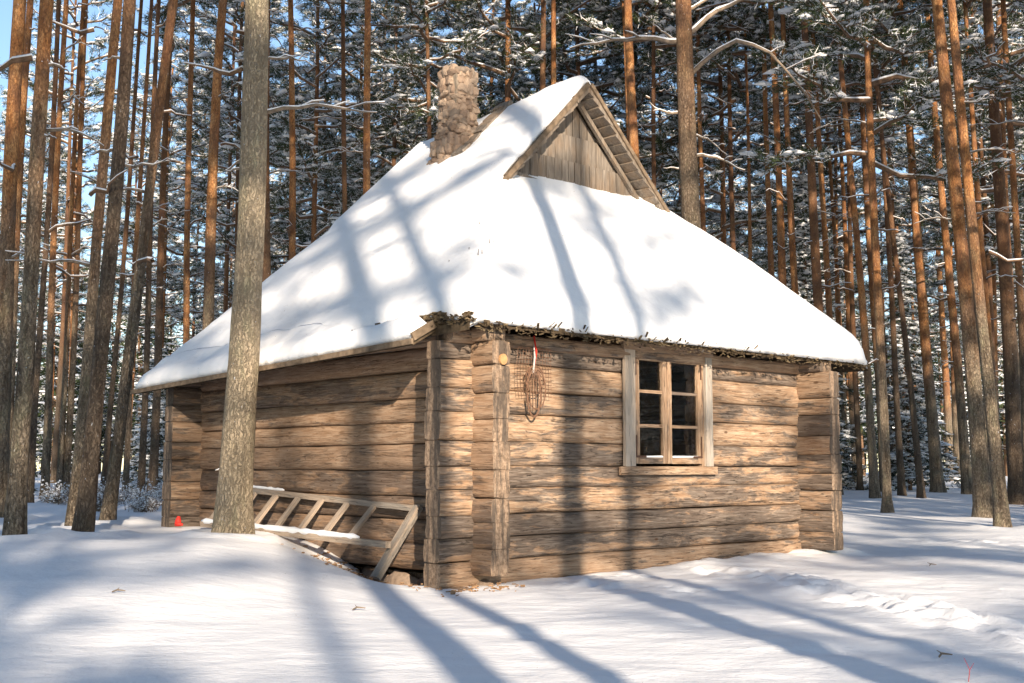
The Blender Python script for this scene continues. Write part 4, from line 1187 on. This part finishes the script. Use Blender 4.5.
# the far wood closing the view
def far_wood():
    rs = np.random.RandomState(71); cen = []; dr = []; paths = []
    for i in range(400):
        y = rs.uniform(92, 140); x = rs.uniform(-.62, .62) * y; h = rs.uniform(11, 18); hb = rs.uniform(.3, 4); R0 = rs.uniform(1.6, 2.8); z0 = gz(x, y)
        paths.append((np.array([[x, y, z0 - .3], [x + rs.normal(0, .2), y, z0 + h * .5], [x + rs.normal(0, .3), y, z0 + h]]), [.17, .12, .03]))
        m = 110
        t = rs.rand(m); r = R0 * (1 - t) ** .6 * np.sqrt(rs.rand(m)); a = rs.rand(m) * 6.28
        cen.append(np.stack([x + r * np.cos(a), y + r * np.sin(a), z0 + hb + (h - hb) * t * .92], -1)); dr.append(np.stack([np.cos(a), np.sin(a), 0 * a], -1))
    V, F, MI = foliage(rs, np.concatenate(cen), np.concatenate(dr), 8, .75, .13, .75, .42, .7)
    V2, F2 = tubes_tri(paths, 5)
    me = fast_mesh('far_wood', np.concatenate([V, V2]), np.concatenate([F, F2 + len(V)]), np.concatenate([MI, np.full(len(F2), 2)]), [M['needle'], M['bsnow'], M['limb']])
    o = link('far_wood', me); tag(o, 'distant snowy pine wood closing the view behind the trunks', None, None, 'stuff')
far_wood()
# snowy shrubs at the far edge of the open snow
def shrub_meshes(seed):
    rs = random.Random(seed); mb = MB()
    for i in range(40):
        az = rs.uniform(0, 6.28); L = rs.uniform(.15, .5); sp = rs.uniform(.1, .5)
        p0 = Vector((rs.gauss(0, .12), rs.gauss(0, .12), -.03)); d_ = Vector((math.cos(az) * sp, math.sin(az) * sp, 1)).normalized()
        pts = [p0, p0 + d_ * L * .5, p0 + d_ * L + Vector((math.cos(az) * .1, math.sin(az) * .1, -.05))]
        mb.tube(pts, [.006, .004, .002], 4, 0)
        for q in range(4):
            c = pts[1] + (pts[2] - pts[1]) * rs.random() + Vector((rs.gauss(0, .05), rs.gauss(0, .05), rs.gauss(0, .03)))
            e = c + Vector((rs.gauss(0, .08), rs.gauss(0, .08), .05)); mb.tube([pts[1], c, e], [.003, .003, .002], 4, 0)
            s_ = rs.uniform(.008, .022); mb.box(e, (s_ * 1.6, s_ * 1.2, s_), Matrix.Rotation(rs.uniform(0, 3), 3, 'Z') @ Matrix.Rotation(rs.uniform(-.6, .6), 3, 'X'), 1, s_ * .3)
            mb.box(c, (s_, s_, s_ * .7), Matrix.Rotation(rs.uniform(0, 3), 3, 'Z'), 1, s_ * .25)
    return mb
sh = [shrub_meshes(300 + i).build('shrub', [M['deadwood'], M['bsnow']]) for i in range(4)]
n = 0; rs = random.Random(15)
spots = [(rs.uniform(22, 165), rs.uniform(499, 512)) for _ in range(18)] + [(rs.uniform(845, 1015), rs.uniform(484, 490)) for _ in range(6)]
for i, (px, py) in enumerate(spots):
    x, y = hit_ground(px, py)
    o = sh[i % 4].copy(); C.objects.link(o); o.name = 'snowy_shrub'; o.location = (x, y, gz(x, y)); o.rotation_euler = (0, 0, rs.uniform(0, 6.28)); s_ = rs.uniform(.45, .95); o.scale = (s_, s_, s_)
    lf = px < 400
    tag(o, 'low snow dusted shrub at the edge of the open snow left of the cabin' if lf else 'low snow dusted shrub among the pine feet right of the cabin', 'shrub', 'shrubs left of the cabin' if lf else 'shrubs right of the cabin')
for o in sh: bpy.data.objects.remove(o)

# snow wells and collars round the nearer pine feet
for (tx_, ty_) in hand_pos + [tuple(at_depth(232, 537, 11.0).xy)]:
    if ty_ > 24: continue
    rr_ = np.hypot(GX - tx_, GY - ty_)
    GZ += .045 * np.exp(-((rr_ - .36) / .13) ** 2) - .05 * np.exp(-(rr_ / .22) ** 2)
me = go.data; me.vertices.foreach_set('co', np.stack([GX, GY, GZ], -1).ravel().astype(np.float32)); me.update()
# ------------------------------------------------------------------ light
EL = R_(19.5); AZ = math.atan2(.22, -.975)
w = bpy.data.worlds.new('World'); bpy.context.scene.world = w; w.use_nodes = True
nt = w.node_tree; bg = nt.nodes['Background']; sky = nt.nodes.new('ShaderNodeTexSky'); sky.sky_type = 'NISHITA'; sky.sun_disc = False
sky.sun_elevation = EL; sky.sun_rotation = AZ; sky.air_density = 1.0; sky.dust_density = .1; sky.ozone_density = 1.8
nt.links.new(sky.outputs[0], bg.inputs[0]); bg.inputs[1].default_value = .125
sl = bpy.data.lights.new('sun', 'SUN'); sl.energy = 5.0; sl.angle = R_(.53); sl.color = (1.0, .84, .66)
so = bpy.data.objects.new('sun', sl); C.objects.link(so)
tr = Vector((SUNT.x * math.cos(EL), SUNT.y * math.cos(EL), -math.sin(EL)))
so.rotation_euler = tr.to_track_quat('-Z', 'Y').to_euler(); so.location = (20, -60, 30)
sc = bpy.context.scene
sc.view_settings.view_transform = 'Standard'; sc.view_settings.look = 'None'; sc.view_settings.gamma = 1; sc.view_settings.exposure = .90
sc.cycles.max_bounces = 6; sc.cycles.diffuse_bounces = 3; sc.cycles.glossy_bounces = 3; sc.cycles.transmission_bounces = 4
sc.cycles.use_denoising = True
